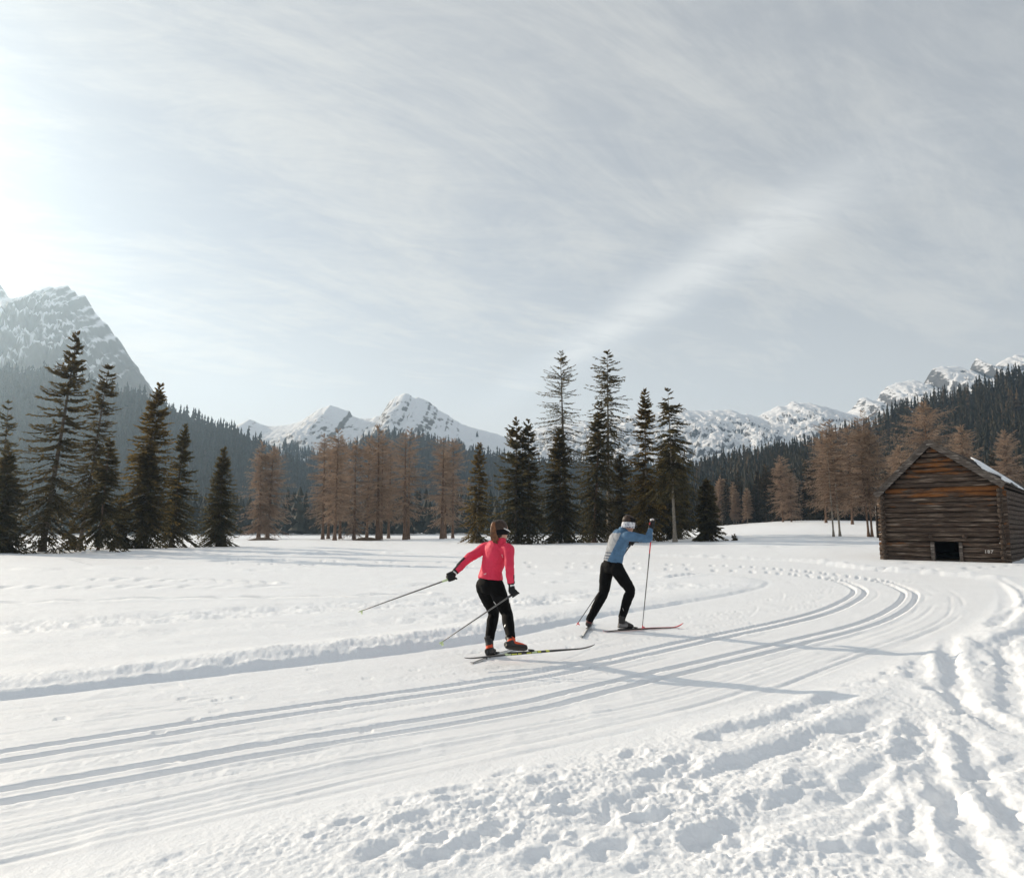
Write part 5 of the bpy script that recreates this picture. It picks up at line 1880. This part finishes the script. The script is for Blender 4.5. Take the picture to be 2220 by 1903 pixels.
def boot(name, ankle, heel, toe, parent, mats, split=None, label=None):
    """ski boot: shaft, heel and tapered foot, with a sole"""
    ankle, heel, toe = A3(ankle), A3(heel), A3(toe)
    f = toe - heel
    L = np.linalg.norm(f)
    f /= L
    up = ankle - lerp(heel, toe, .25)
    up = up - f * up.dot(f)
    up /= np.linalg.norm(up)
    sd = np.cross(f, up)
    cuff = ankle + up * .035
    sh = [loft([cuff + up * .03, ankle, lerp(ankle, heel, .55) + f * .03, heel + up * .035 + f * .035], [(.050, .052), (.047, .053), (.043, .050), (.040, .045)], 14, sd),
          loft([heel + up * .040 - f * .005, heel + up * .045 + f * .05, heel + up * .055 + f * .11, toe + up * .040 - f * .07, toe + up * .030 - f * .015, toe + up * .026],
               [(.030, .036), (.038, .046), (.043, .052), (.044, .036), (.036, .024), (.020, .014)], 14, sd),
          loft([heel + up * .010 - f * .01, heel + up * .010 + f * .03, lerp(heel, toe, .6) + up * .010, toe + up * .010 - f * .03, toe + up * .010], [(.026, .010), (.036, .011), (.044, .011), (.034, .010), (.018, .008)], 12, sd)]

    def paint(c):
        q = c - heel
        a = q @ f / L
        h = q @ up
        return np.where(h < .020, 0, split(a, h, q @ sd)) if split else np.zeros(len(c))
    return fuse(name, sh, .007, mats, parent, 3, paint=paint)


def ski(label, tail, tip, foot, mats, width=.022, parts=True, tip_lift=.07, tail_lift=.012, roll=0.0, accents=()):
    """cross-country ski: slim cambered plank with an upturned tip, a binding plate under the boot and printed accents"""
    tail, tip = A3(tail), A3(tip)
    f = tip - tail
    L = np.linalg.norm(f)
    f /= L
    sd = np.cross(f, [0, 0, 1.0])
    sd /= np.linalg.norm(sd)
    u = np.cross(sd, f)
    if roll:
        sd, u = sd * math.cos(roll) + u * math.sin(roll), u * math.cos(roll) - sd * math.sin(roll)
    root = empty('cross_country_ski', tuple(lerp(tail, tip, .5)))
    tag(root, label, 'ski', 'cross-country skis')
    org = lerp(tail, tip, .5)
    n = 26
    V = []
    for i in range(n + 1):
        t = i / n
        w = width * (1 - .22 * math.sin(math.pi * t)) * (1.0 if t < .9 else max(.08, math.sqrt(max(0, 1 - ((t - .9) / .1) ** 2))))
        if t < .03:
            w *= .7
        th = .006 + .016 * math.sin(math.pi * min(1, t * 1.02)) ** 1.2
        c = tail + f * L * t - org
        lift = tip_lift * max(0, (t - .86) / .14) ** 2 + tail_lift * max(0, (.06 - t) / .06) ** 2
        c = c + u * lift
        V += [c - sd * w, c + sd * w, c + sd * w * .86 + u * th, c - sd * w * .86 + u * th]
    F, MI = [], []
    for i in range(n):
        for k in range(4):
            k2 = (k + 1) % 4
            F.append((i * 4 + k, i * 4 + k2, i * 4 + 4 + k2, i * 4 + 4 + k))
            MI.append(1 if k in (1, 3) else 0)
    F += [(3, 2, 1, 0), (n * 4, n * 4 + 1, n * 4 + 2, n * 4 + 3)]
    MI += [0, 0]
    body_ = link('ski_body', mesh_np('ski_body', np.array(V), np.array(F), mats, MI, smooth=False), root)
    # binding plate and toe clip
    ft = A3(foot)
    a = (ft - tail) @ f
    for nm, x0, x1, h0, h1, w in (('binding_plate', a - .27, a + .05, .018, .030, .020), ('toe_clip', a - .01, a + .045, .0302, .046, .024)):
        V = []
        for x in (x0, x1):
            for s_, h in ((-w, h0), (w, h0), (w, h1 if x == x0 else h1 - .006), (-w, h1 if x == x0 else h1 - .006)):
                V.append(tail + f * x + sd * s_ + u * h - org)
        link(nm, mesh_np(nm, np.array(V), np.array([(0, 1, 2, 3), (7, 6, 5, 4), (0, 4, 5, 1), (1, 5, 6, 2), (2, 6, 7, 3), (3, 7, 4, 0)]), [M_BOOT], smooth=False), root)
    for (t0, t1, mt) in accents:
        V = []
        for t in (t0, t1):
            w = width * (1 - .22 * math.sin(math.pi * t)) + .0012
            th = .006 + .016 * math.sin(math.pi * min(1, t * 1.02)) ** 1.2 + .0012
            c = tail + f * L * t - org
            V += [c - sd * w + u * .004, c + sd * w + u * .004, c + sd * w * .88 + u * th, c - sd * w * .88 + u * th]
        link('print', mesh_np('print', np.array(V), np.array([(0, 4, 5, 1), (1, 5, 6, 2), (2, 6, 7, 3), (3, 7, 4, 0), (0, 1, 2, 3), (7, 6, 5, 4)]), [mt], smooth=False), body_)
    return root, f, sd, u


def pole(label, grip, tip, mats, group='ski poles', grip_len=.13, over=.02, red_top=0.0, wrist=None):
    """pole: tapered shaft, cork grip, strap and a small half-round basket"""
    g, t = A3(grip), A3(tip)
    d = t - g
    L = np.linalg.norm(d)
    d /= L
    shaft_m, basket_m, grip_m = mats
    root = empty('ski_pole', tuple(t))
    tag(root, label, 'ski pole', group)
    top = g - d * over

    def put(nm, path, rad, mt, sides=8):
        V, q, tr = tube([p - t for p in path], rad, sides)
        return link(nm, mesh_np(nm, V, [q, tr], [mt]), root)
    s0 = top + d * (grip_len + (red_top or 0))
    put('shaft', [s0, lerp(s0, t, .5), t - d * .06], [.0085, .0075, .0050], shaft_m)
    if red_top:
        put('collar', [top + d * grip_len, s0 - d * .002], [.0092, .0090], basket_m)
    grip_o = put('grip', [top - d * .015, top + d * .004, top + d * grip_len * .5, top + d * grip_len], [.013, .0165, .0135, .011], grip_m, 10)
    put('ferrule', [t - d * .06, t - d * .012, t], [.0065, .005, .0015], basket_m)
    # basket: a small tilted half disc
    sd = np.cross(d, [0, 0, 1.0])
    sd /= np.linalg.norm(sd)
    bk = np.cross(sd, d)
    V = [t - d * .045 - t]
    for k in range(9):
        a = math.pi * k / 8
        V.append(-d * .030 + sd * .034 * math.cos(a) - bk * .040 * math.sin(a))
    V2 = [v - d * .006 for v in V]
    n = len(V)
    F3 = [(0, k, k + 1) for k in range(1, n - 1)] + [(n, n + k + 1, n + k) for k in range(1, n - 1)]
    F4 = [(k, k + n, k + 1 + n, k + 1) for k in range(1, n - 1)] + [(0, n, n + 1, 1), (n - 1, 2 * n - 1, n, 0)]
    link('basket', mesh_np('basket', np.array(V + V2), [np.array(F3), np.array(F4)], [basket_m], smooth=False), root)
    if wrist is not None:
        w = A3(wrist)
        st = top + d * .01
        mid = lerp(st, w, .6) - d * -.03
        put('strap', [st - t + t, mid, w], [.006, .008, .006], M_WHITE if red_top == 0 else M_KNIT, 6).parent = grip_o
    return root


# ================================================================== the woman in the coral jacket
def W5(x, y, d):
    return A3(at(960 + x * .1802, 1120 + y * .1802, d))


WY = 9.0
wf = A3((math.sin(math.radians(40)), math.cos(math.radians(40)), 0))     # where her chest points
wr = A3((wf[1], -wf[0], 0))
n_hd = W5(695, 165, WY)
neck = W5(688, 292, WY - .01)
chest = W5(640, 420, WY)
waist = W5(585, 640, WY - .02)
pelv = W5(568, 790, WY - .03)
shl, shr = W5(518, 372, WY + .10), W5(785, 395, WY - .13)
ell, elr = W5(300, 505, WY + .02), W5(800, 610, WY - .24)
wrl, wrr = W5(140, 672, WY - .07), W5(822, 815, WY - .22)
hpl, hpr = W5(500, 850, WY + .05), W5(645, 860, WY - .08)
knl, knr = W5(612, 1155, WY + .26), W5(768, 1160, WY - .02)
anl, anr = W5(560, 1480, WY + .06), W5(822, 1462, WY - .34)
woman = empty('person', tuple(W5(565, 1640, WY)))
woman.location = (W5(565, 1640, WY)[0], WY, 0)
tag(woman, 'person in a coral pink jacket and black tights skiing with arms spread low', 'person', 'cross-country skiers')
wo = A3(woman.location)


def L_(p):
    return A3(p) - wo


hfr = frame(A3((.78, .60, -.10)), (-.05, 0, 1))
gl = W5(96, 742, WY - .12)
gr = W5(852, 925, WY - .24)
tl_ = A3(at(740 + 130 * .28, 1080 + 880 * .28, 8.45))
tr_ = A3(at(740 + 755 * .28, 1080 + 1128 * .28, 8.15))
ul = (gl - tl_) / np.linalg.norm(gl - tl_)
ur = (gr - tr_) / np.linalg.norm(gr - tr_)
shape = head_shapes(L_(n_hd), hfr, .98)
shape += [limb([L_(neck) - A3((0, 0, .05)), L_(neck) + A3((0, 0, .02)), L_(n_hd) - A3((0, 0, .04))], [.056, .050, .052]),
          loft([L_(pelv), L_(waist), L_(chest), L_(neck) - A3((0, 0, .02))], [(.13, .095), (.105, .08), (.135, .085), (.06, .05)], 14, wr)]
for a_, b_, c_, r_1 in ((shl, ell, wrl, 1), (shr, elr, wrr, 1)):
    shape.append(limb([L_(a_), L_(lerp(a_, b_, .5)), L_(b_), L_(lerp(b_, c_, .45)), L_(c_)], [.044, .040, .033, .032, .023]))
for a_, b_, c_ in ((hpl, knl, anl), (hpr, knr, anr)):
    shape.append(limb([L_(a_), L_(lerp(a_, b_, .5)), L_(b_), L_(lerp(b_, c_, .35)), L_(c_), L_(c_) - A3((0, 0, .05))], [.075, .066, .048, .048, .032, .034]))
for wr_, g_, u_ in ((wrl, gl, ul), (wrr, gr, ur)):
    shape += [loft([L_(wr_), lerp(L_(wr_), L_(g_), .55), L_(g_) + (L_(wr_) - L_(g_)) * .2], [.022, (.028, .016), (.026, .014)], 10, u_)]
fuse('body', shape, .009, [M_SKIN], woman, 3)
# jacket
jk = [loft([lerp(L_(pelv), L_(waist), .25), lerp(L_(pelv), L_(waist), .32), lerp(L_(pelv), L_(waist), .6), L_(waist), lerp(L_(waist), L_(chest), .5), L_(chest), lerp(L_(chest), L_(neck), .55), L_(neck) - A3((0, 0, .025)), L_(neck) + A3((.008, 0, .035))],
           [(.150, .118), (.156, .124), (.148, .115), (.135, .104), (.146, .110), (.158, .112), (.135, .092), (.070, .066), (.060, .060)], 18, wr)]
for a_, b_, c_ in ((shl, ell, wrl), (shr, elr, wrr)):
    inner_ = lerp(a_, chest, .35)
    jk.append(limb([L_(inner_), L_(a_), L_(lerp(a_, b_, .45)), L_(b_), L_(lerp(b_, c_, .4)), L_(lerp(b_, c_, .97))], [.066, .066, .056, .047, .045, .036], 5))
sd_l = np.cross(L_(ell) - L_(wrl), [0, 1, 0])


def paint_jacket(c):
    out = np.zeros(len(c))
    for b_, c_ in ((ell, wrl), (elr, wrr)):
        ax = L_(c_) - L_(b_)
        ln = np.linalg.norm(ax)
        q = c - L_(b_)
        t = q @ (ax / ln) / ln
        d = np.linalg.norm(q - np.outer(t * ln, ax / ln), axis=1)
        out = np.where((t > .90) & (d < .07), 1, out)
        off = (q - np.outer(t * ln, ax / ln)) / np.maximum(d, 1e-6)[:, None] @ (A3((-.55, -.40, .73)) if b_ is ell else A3((1.0, .1, 0)))
        out = np.where((t > (.10 if b_ is ell else .42)) & (t < 1.0) & (d < .07) & (off > (.80 if b_ is ell else .72)), 1, out)
    return out


jacket = fuse('jacket', jk, .0085, [M_PINK, M_PINK_D], woman, 4, wrinkle=.011, wr_scale=8, paint=paint_jacket)
# jacket hem trim
hem = [lerp(L_(pelv), L_(waist), .255)]
# tights
tg = [loft([lerp(L_(pelv), L_(waist), .62), lerp(L_(pelv), L_(waist), .2), L_(pelv) - A3((0, 0, .02)), lerp(L_(pelv), L_((hpl + hpr) / 2), 1.0) - A3((0, 0, .045))], [(.128, .096), (.143, .112), (.152, .122), (.118, .100)], 18, wr)]
for a_, b_, c_ in ((hpl, knl, anl), (hpr, knr, anr)):
    up_ = lerp(a_, (pelv), .25) + A3((0, 0, .03))
    tg.append(limb([L_(up_), L_(a_), L_(lerp(a_, b_, .5)), L_(b_), L_(lerp(b_, c_, .32)), L_(lerp(b_, c_, .7)), L_(c_)], [.098, .098, .086, .064, .066, .056, .050], 5))
w_tights = fuse('tights', tg, .009, [M_BLACK], woman, 4, wrinkle=.006, wr_scale=12)
# hair, headband, glasses
hc_ = L_(n_hd)
r_h, f_h, u_h = hfr
hair = [ball(hc_ + u_h * .035 - f_h * .018, (.084, .094, .090), hfr, 12),
        ball(hc_ + u_h * .070 - f_h * .070, (.040, .036, .036), hfr, 8),
        ball(hc_ - u_h * .055 - f_h * .034, (.056, .046, .046), hfr, 8)]
hair_o = fuse('hair', hair, .007, [M_HAIR], woman, 2, wrinkle=.004, wr_scale=40)
pt0 = hc_ + u_h * .055 - f_h * .084
tailp = [pt0 + f_h * .02, pt0 - f_h * .020 + u_h * .012, pt0 - f_h * .030 - u_h * .05, pt0 - f_h * .024 - u_h * .115, pt0 - f_h * .012 - u_h * .170, pt0 + f_h * .000 - u_h * .205]
pony = [limb(tailp, [.020, .026, .028, .024, .016, .005], 4)]
for k in range(5):
    o_ = A3(rng.normal(0, .016, 3))
    pony.append(limb([p + o_ * (i / 3) for i, p in enumerate(tailp)], [.008, .012, .013, .012, .009, .003], 3))
fuse('ponytail', pony, .006, [M_HAIR_BACKLIT], hair_o, 1, wrinkle=.004, wr_scale=50)


def band(c, fr, z0, z1, rx, ry, mat, name, parent, tilt=0.0, n=32):
    r, f, u = fr
    V = []
    for z, s_ in ((z0, 1.0), (z0 + (z1 - z0) * .5, 1.04), (z1, .985)):
        for k in range(n):
            a = 2 * math.pi * k / n
            V.append(c + r * rx * s_ * math.cos(a) + f * (ry * s_ * math.sin(a)) + u * (z + tilt * math.sin(a)))
    for z, s_ in ((z1, .90), (z0, .90)):
        for k in range(n):
            a = 2 * math.pi * k / n
            V.append(c + r * rx * s_ * math.cos(a) + f * (ry * s_ * math.sin(a)) + u * (z + tilt * math.sin(a)))
    F = []
    for i in range(5):
        for k in range(n):
            j = (i + 1) % 5
            F.append((i * n + k, i * n + (k + 1) % n, j * n + (k + 1) % n, j * n + k))
    return link(name, mesh_np(name, np.array(V), np.array(F), [mat]), parent)


band(hc_, hfr, -.052, .012, .087, .104, M_KNIT, 'headband', woman, .012)
gv_ = [hc_ - r_h * .0 + r_h * .089 - f_h * .02 + u_h * .020, hc_ + r_h * .088 + f_h * .045 + u_h * .004, hc_ + r_h * .070 + f_h * .090 - u_h * .010]
V, q, tr = tube(gv_, [.0055, .0065, .0055], 6)
link('glasses_temple', mesh_np('glasses_temple', V, [q, tr], [M_WHITE]), woman)
# gloves
for wr_, g_, u_, bk in ((wrl, gl, ul, wrl - gl), (wrr, gr, ur, wrr - gr)):
    gs = hand_shapes(L_(wr_), L_(g_), u_, bk, 1.12)
    gs.append(loft([lerp(L_(wr_), L_(g_), -.50), lerp(L_(wr_), L_(g_), .1), lerp(L_(wr_), L_(g_), .45)], [.034, .033, .034], 12))
    gx = L_(g_) - L_(wr_)
    gln = np.linalg.norm(gx)
    fuse('glove', gs, .0055, [M_GLOVE, M_WHITE], woman, 1,
         paint=lambda c, a=L_(wr_), gx=gx, gln=gln: ((((c - a) @ (gx / gln)) / gln > .02) & (((c - a) @ (gx / gln)) / gln < .22) & (c[:, 0] > a[0] - .01)).astype(int))
for (x, y, w_, h_, o_) in ((510, 688, .040, .016, jacket), (715, 470, .010, .05, jacket), (748, 1312, .022, .034, w_tights), (797, 1026, .014, .030, w_tights), (630, 1040, .010, .06, w_tights)):
    stick_mark(o_, 'printed_mark', 960 + x * .1802, 1120 + y * .1802, w_, h_, M_WHITE if o_ is w_tights else M_PALEPINK, o_, .3)
# boots
toe_l, heel_l = W5(628, 1600, WY + .10), W5(540, 1632, WY - .06)
heel_l[2], toe_l[2] = .034, .032
toe_r, heel_r = W5(1022, 1598, WY - .36), W5(772, 1568, WY - .50)


def boot_paint(a, h, s):
    return np.where((a > .36) & (a < 1.0) & (h > .030), 1, np.where((a < .36) & (h > .080) & (h < .112), 1, 0))


boot('boot', L_(anl) - A3((0, 0, .02)), L_(heel_l), L_(toe_l), woman, [M_BOOT, M_ORANGE], lambda a, h, s: np.where((h > .075) & (h < .108) & (a < .5), 1, 0))
boot('boot', L_(anr) - A3((0, 0, .02)), L_(heel_r), L_(toe_r), woman, [M_BOOT, M_ORANGE], boot_paint)
# her skis and poles
t_a, p_a = A3(at(1007.5, 1428.6, 8.22)), A3(at(1290, 1408.5, 8.92))
p_a[2] = t_a[2] + .012
ski('dark ski with yellow print, lifted just off the snow under the woman skier', t_a, p_a, toe_r - A3((.02, 0, 0)), [M_SKI_B, M_SKI_D], width=.024, tip_lift=.035,
    accents=((.29, .33, M_LIME), (.335, .375, M_YEL), (.385, .41, M_YEL), (.45, .485, M_YEL), (.49, .53, M_LIME), (.535, .56, M_YEL), (.60, .625, M_YEL)))
t_b, p_b = A3(at(1022, 1431.5, 8.55)), A3(at(1128, 1399, 9.7))
t_b[2], p_b[2] = .006, .006
ski('pale ski resting on the snow under the left boot of the woman skier', t_b, p_b, toe_l, [M_SKI_B, M_SKI_W], width=.023, tip_lift=.05,
    accents=((.24, .27, M_SKI_D), (.31, .335, M_SKI_D), (.36, .40, M_LIME), (.42, .45, M_SKI_D)))
pole('grey ski pole trailing behind in the outstretched hand of the woman skier', gl, tl_, (M_SILVER, M_LIME, M_LIME), wrist=lerp(wrl, gl, .2))
pole('grey ski pole crossing the legs of the woman skier', gr, tr_, (M_SILVER, M_LIME, M_SHAFT), wrist=lerp(wrr, gr, .2))

# ================================================================== the man in the blue shirt


def W2(x, y, d):
    return A3(at(1200 + x * .1802, 1080 + y * .1802, d))


MY = 11.3
mf = A3((math.sin(math.radians(58)), math.cos(math.radians(58)), 0))
mr = A3((mf[1], -mf[0], 0))
n_hd = W2(902, 308, MY - .02)
neck = W2(846, 388, MY)
chest = W2(790, 490, MY)
waist = W2(735, 670, MY)
pelv = W2(705, 800, MY)
shl, shr = W2(775, 430, MY + .15), W2(905, 455, MY - .15)
ell, elr = W2(850, 560, MY + .32), W2(1140, 490, MY - .20)
wrl, wrr = W2(915, 535, MY + .22), W2(1168, 372, MY - .05)
hpl, hpr = W2(645, 850, MY + .07), W2(770, 865, MY - .09)
knl, knr = W2(602, 1135, MY + .10), W2(922, 1105, MY - .02)
anl, anr = W2(425, 1478, MY + .12), W2(822, 1440, MY + .02)
man = empty('person', (0, 0, 0))
man.location = (pelv[0], MY, 0)
tag(man, 'person in a blue and grey long-sleeved shirt and black tights striding on skis', 'person', 'cross-country skiers')
wo = A3(man.location)
hfr = frame(A3((.80, .55, -.25)), (.15, .1, 1))
gl = W2(948, 528, MY + .20)
gr = W2(1190, 305, MY - .02)
tr_ = W2(1066, 1575, MY + .02)
tl_ = W2(275, 1528, MY - .02)
ul = (gl - tl_) / np.linalg.norm(gl - tl_)
ur = (gr - tr_) / np.linalg.norm(gr - tr_)
shape = head_shapes(L_(n_hd), hfr, 1.02)
shape += [limb([L_(neck) - A3((.02, 0, .06)), L_(neck) + A3((.01, 0, .02)), L_(n_hd) - A3((.0, 0, .04))], [.062, .056, .056]),
          loft([L_(pelv), L_(waist), L_(chest), L_(neck) - A3((.015, 0, .03))], [(.13, .10), (.12, .09), (.15, .10), (.07, .06)], 14, mr)]
for a_, b_, c_ in ((shl, ell, wrl), (shr, elr, wrr)):
    shape.append(limb([L_(a_), L_(lerp(a_, b_, .5)), L_(b_), L_(lerp(b_, c_, .45)), L_(c_)], [.050, .045, .036, .036, .026]))
for a_, b_, c_ in ((hpl, knl, anl), (hpr, knr, anr)):
    shape.append(limb([L_(a_), L_(lerp(a_, b_, .5)), L_(b_), L_(lerp(b_, c_, .35)), L_(c_), L_(c_) - A3((0, 0, .04))], [.080, .070, .050, .050, .034, .036]))
for wr_, g_, u_ in ((wrl, gl, ul), (wrr, gr, ur)):
    shape += [loft([L_(wr_), lerp(L_(wr_), L_(g_), .55), L_(g_) + (L_(wr_) - L_(g_)) * .2], [.024, (.030, .017), (.028, .015)], 10, u_)]
fuse('body', shape, .010, [M_SKIN], man, 3)
sh_ = [loft([lerp(L_(pelv), L_(waist), .22), lerp(L_(pelv), L_(waist), .4), L_(waist), lerp(L_(waist), L_(chest), .5), L_(chest), lerp(L_(chest), L_(neck), .55), L_(neck) - A3((.012, 0, .02)), L_(neck) + A3((.012, 0, .03))],
            [(.150, .122), (.152, .124), (.150, .120), (.162, .125), (.170, .125), (.145, .105), (.082, .078), (.066, .066)], 18, mr)]
for a_, b_, c_ in ((shl, ell, wrl), (shr, elr, wrr)):
    sh_.append(limb([L_(lerp(a_, chest, .35)), L_(a_), L_(lerp(a_, b_, .45)), L_(b_), L_(lerp(b_, c_, .4)), L_(lerp(b_, c_, .95))], [.072, .072, .060, .050, .047, .036], 5))


def paint_shirt(c):
    # grey panel down the back and flank that face away from the lead arm, blue elsewhere
    t = np.clip((c[:, 2] - L_(pelv)[2]) / (L_(neck)[2] - L_(pelv)[2]), 0, 1)
    spine = L_(pelv) + np.outer(t, L_(neck) - L_(pelv))
    off = (c - spine) @ A3((1, 0, 0))
    arm_r = np.linalg.norm(c - L_(elr), axis=1) < .33
    grey = (off < -.060 + .07 * (t - .75)) & (t < .93) & ~arm_r
    return np.where(grey & (t < .42) & (np.sin(t * 75) > .35), 2, np.where(grey, 1, 0))


fuse('shirt', sh_, .009, [M_BLUE, M_GREY, M_STRIPE], man, 4, wrinkle=.009, wr_scale=9, paint=paint_shirt)
tg = [loft([lerp(L_(pelv), L_(waist), .55), lerp(L_(pelv), L_(waist), .2), L_(pelv) - A3((0, 0, .02)), L_((hpl + hpr) / 2) - A3((0, 0, .05))], [(.138, .110), (.150, .122), (.155, .128), (.120, .105)], 18, mr)]
for a_, b_, c_ in ((hpl, knl, anl), (hpr, knr, anr)):
    tg.append(limb([L_(lerp(a_, pelv, .25) + A3((0, 0, .03))), L_(a_), L_(lerp(a_, b_, .5)), L_(b_), L_(lerp(b_, c_, .32)), L_(lerp(b_, c_, .7)), L_(c_)], [.105, .102, .090, .072, .072, .060, .054], 5))
m_tights = fuse('tights', tg, .010, [M_BLACK], man, 4, wrinkle=.006, wr_scale=12)
for (x, y, w_, h_) in ((474, 1262, .022, .034), (455, 1310, .012, .06), (838, 1335, .012, .05)):
    stick_mark(m_tights, 'printed_mark', 1200 + x * .1802, 1080 + y * .1802, w_, h_, M_BOOTGREY if h_ > .04 else M_WHITE, m_tights, .3)
hc_ = L_(n_hd)
r_h, f_h, u_h = hfr
fuse('hair', [ball(hc_ + u_h * .048 - f_h * .014, (.080, .092, .082), hfr, 12)], .007, [M_HAIR], man, 2, wrinkle=.004, wr_scale=40)
band(hc_, hfr, .022, .085, .083, .098, M_KNIT, 'cap_band', man, 0)
band(hc_, hfr, -.062, .024, .086, .104, M_DOTS, 'headband', man, .018)
V, f = loft([hc_ + r_h * .072 + f_h * .100 - u_h * .012, hc_ + f_h * .122 - u_h * .010, hc_ - r_h * .072 + f_h * .100 - u_h * .012], [(.022, .006)] * 3, 10, u_h)
me = bpy.data.meshes.new('glasses_lens')
me.from_pydata(V.tolist(), [], f)
me.materials.append(M_LENS)
link('glasses_lens', me, man)
for wr_, g_, u_, bk in ((wrl, gl, ul, wrl - gl), (wrr, gr, ur, wrr - gr)):
    gs = hand_shapes(L_(wr_), L_(g_), u_, bk + A3((-.02, -.05, 0)), 1.15)
    gs.append(loft([lerp(L_(wr_), L_(g_), -.55), lerp(L_(wr_), L_(g_), .1), lerp(L_(wr_), L_(g_), .45)], [.038, .036, .036], 12))
    gx = L_(g_) - L_(wr_)
    gln = np.linalg.norm(gx)
    fuse('glove', gs, .006, [M_GLOVE, M_WHITE, M_REDP], man, 1,
         paint=lambda c, a=L_(wr_), gx=gx, gln=gln: np.where((((c - a) @ (gx / gln)) / gln > .9) & (c[:, 2] > (a + gx)[2] + .045), 1, np.where((((c - a) @ (gx / gln)) / gln > .5) & (c[:, 0] < (a + gx)[0] - .045), 2, 0)))
heel_l, toe_l = W2(408, 1555, MY + .10), W2(428, 1535, MY + .36)
heel_l[2], toe_l[2] = .06, .034
heel_r, toe_r = W2(780, 1545, MY + .04), W2(955, 1545, MY + .12)
heel_r[2], toe_r[2] = .045, .034


def bp_l(a, h, s):
    return np.where((h > .05) & (h < .10) & (a < .8), 1, 0)


def bp_r(a, h, s):
    return np.where((a < .52) & (h < .075), 1, np.where((a > .30) & (h > .085) & (h < .095), 1, 0))


M_MAROON = simple_mat('maroon_boot', (0.10, 0.022, 0.020), 0.5, 0.35, var=0.2)
boot('boot', L_(anl) - A3((0, 0, .02)), L_(heel_l), L_(toe_l), man, [M_BOOT, M_MAROON], bp_l)
boot('boot', L_(anr) - A3((0, 0, .02)), L_(heel_r), L_(toe_r), man, [M_BOOT, M_BOOTGREY], bp_r)
t_a = W2(600, 1612, MY - .12)
p_a = W2(1565, 1550, MY + .42)
t_a[2] = p_a[2] = .008
ski('slim red-edged ski pointing forward under the front foot of the man skier', t_a, p_a, toe_r, [M_REDP, M_SKI_D], width=.022, tip_lift=.06, accents=((.02, .16, M_SKI_D), (.30, .38, M_SKI_W), (.16, .44, M_SKI_D)))
t_b = W2(338, 1655, MY - .75)
p_b = t_b + A3((.34, 1.72, 0))
t_b[2] = p_b[2] = .010
ski('ski on edge seen end-on under the rear foot of the man skier', t_b, p_b, toe_l, [M_SKI_W, M_BOOTGREY], width=.024, roll=.5, tail_lift=.03)
pole('black ski pole with a red collar planted upright in front of the man skier', gr, tr_, (M_SHAFT, M_REDP, M_REDP), red_top=.34, over=.03)
pole('black ski pole slanting down behind the legs of the man skier', gl, tl_, (M_SHAFT, M_REDP, M_SHAFT), over=.03)
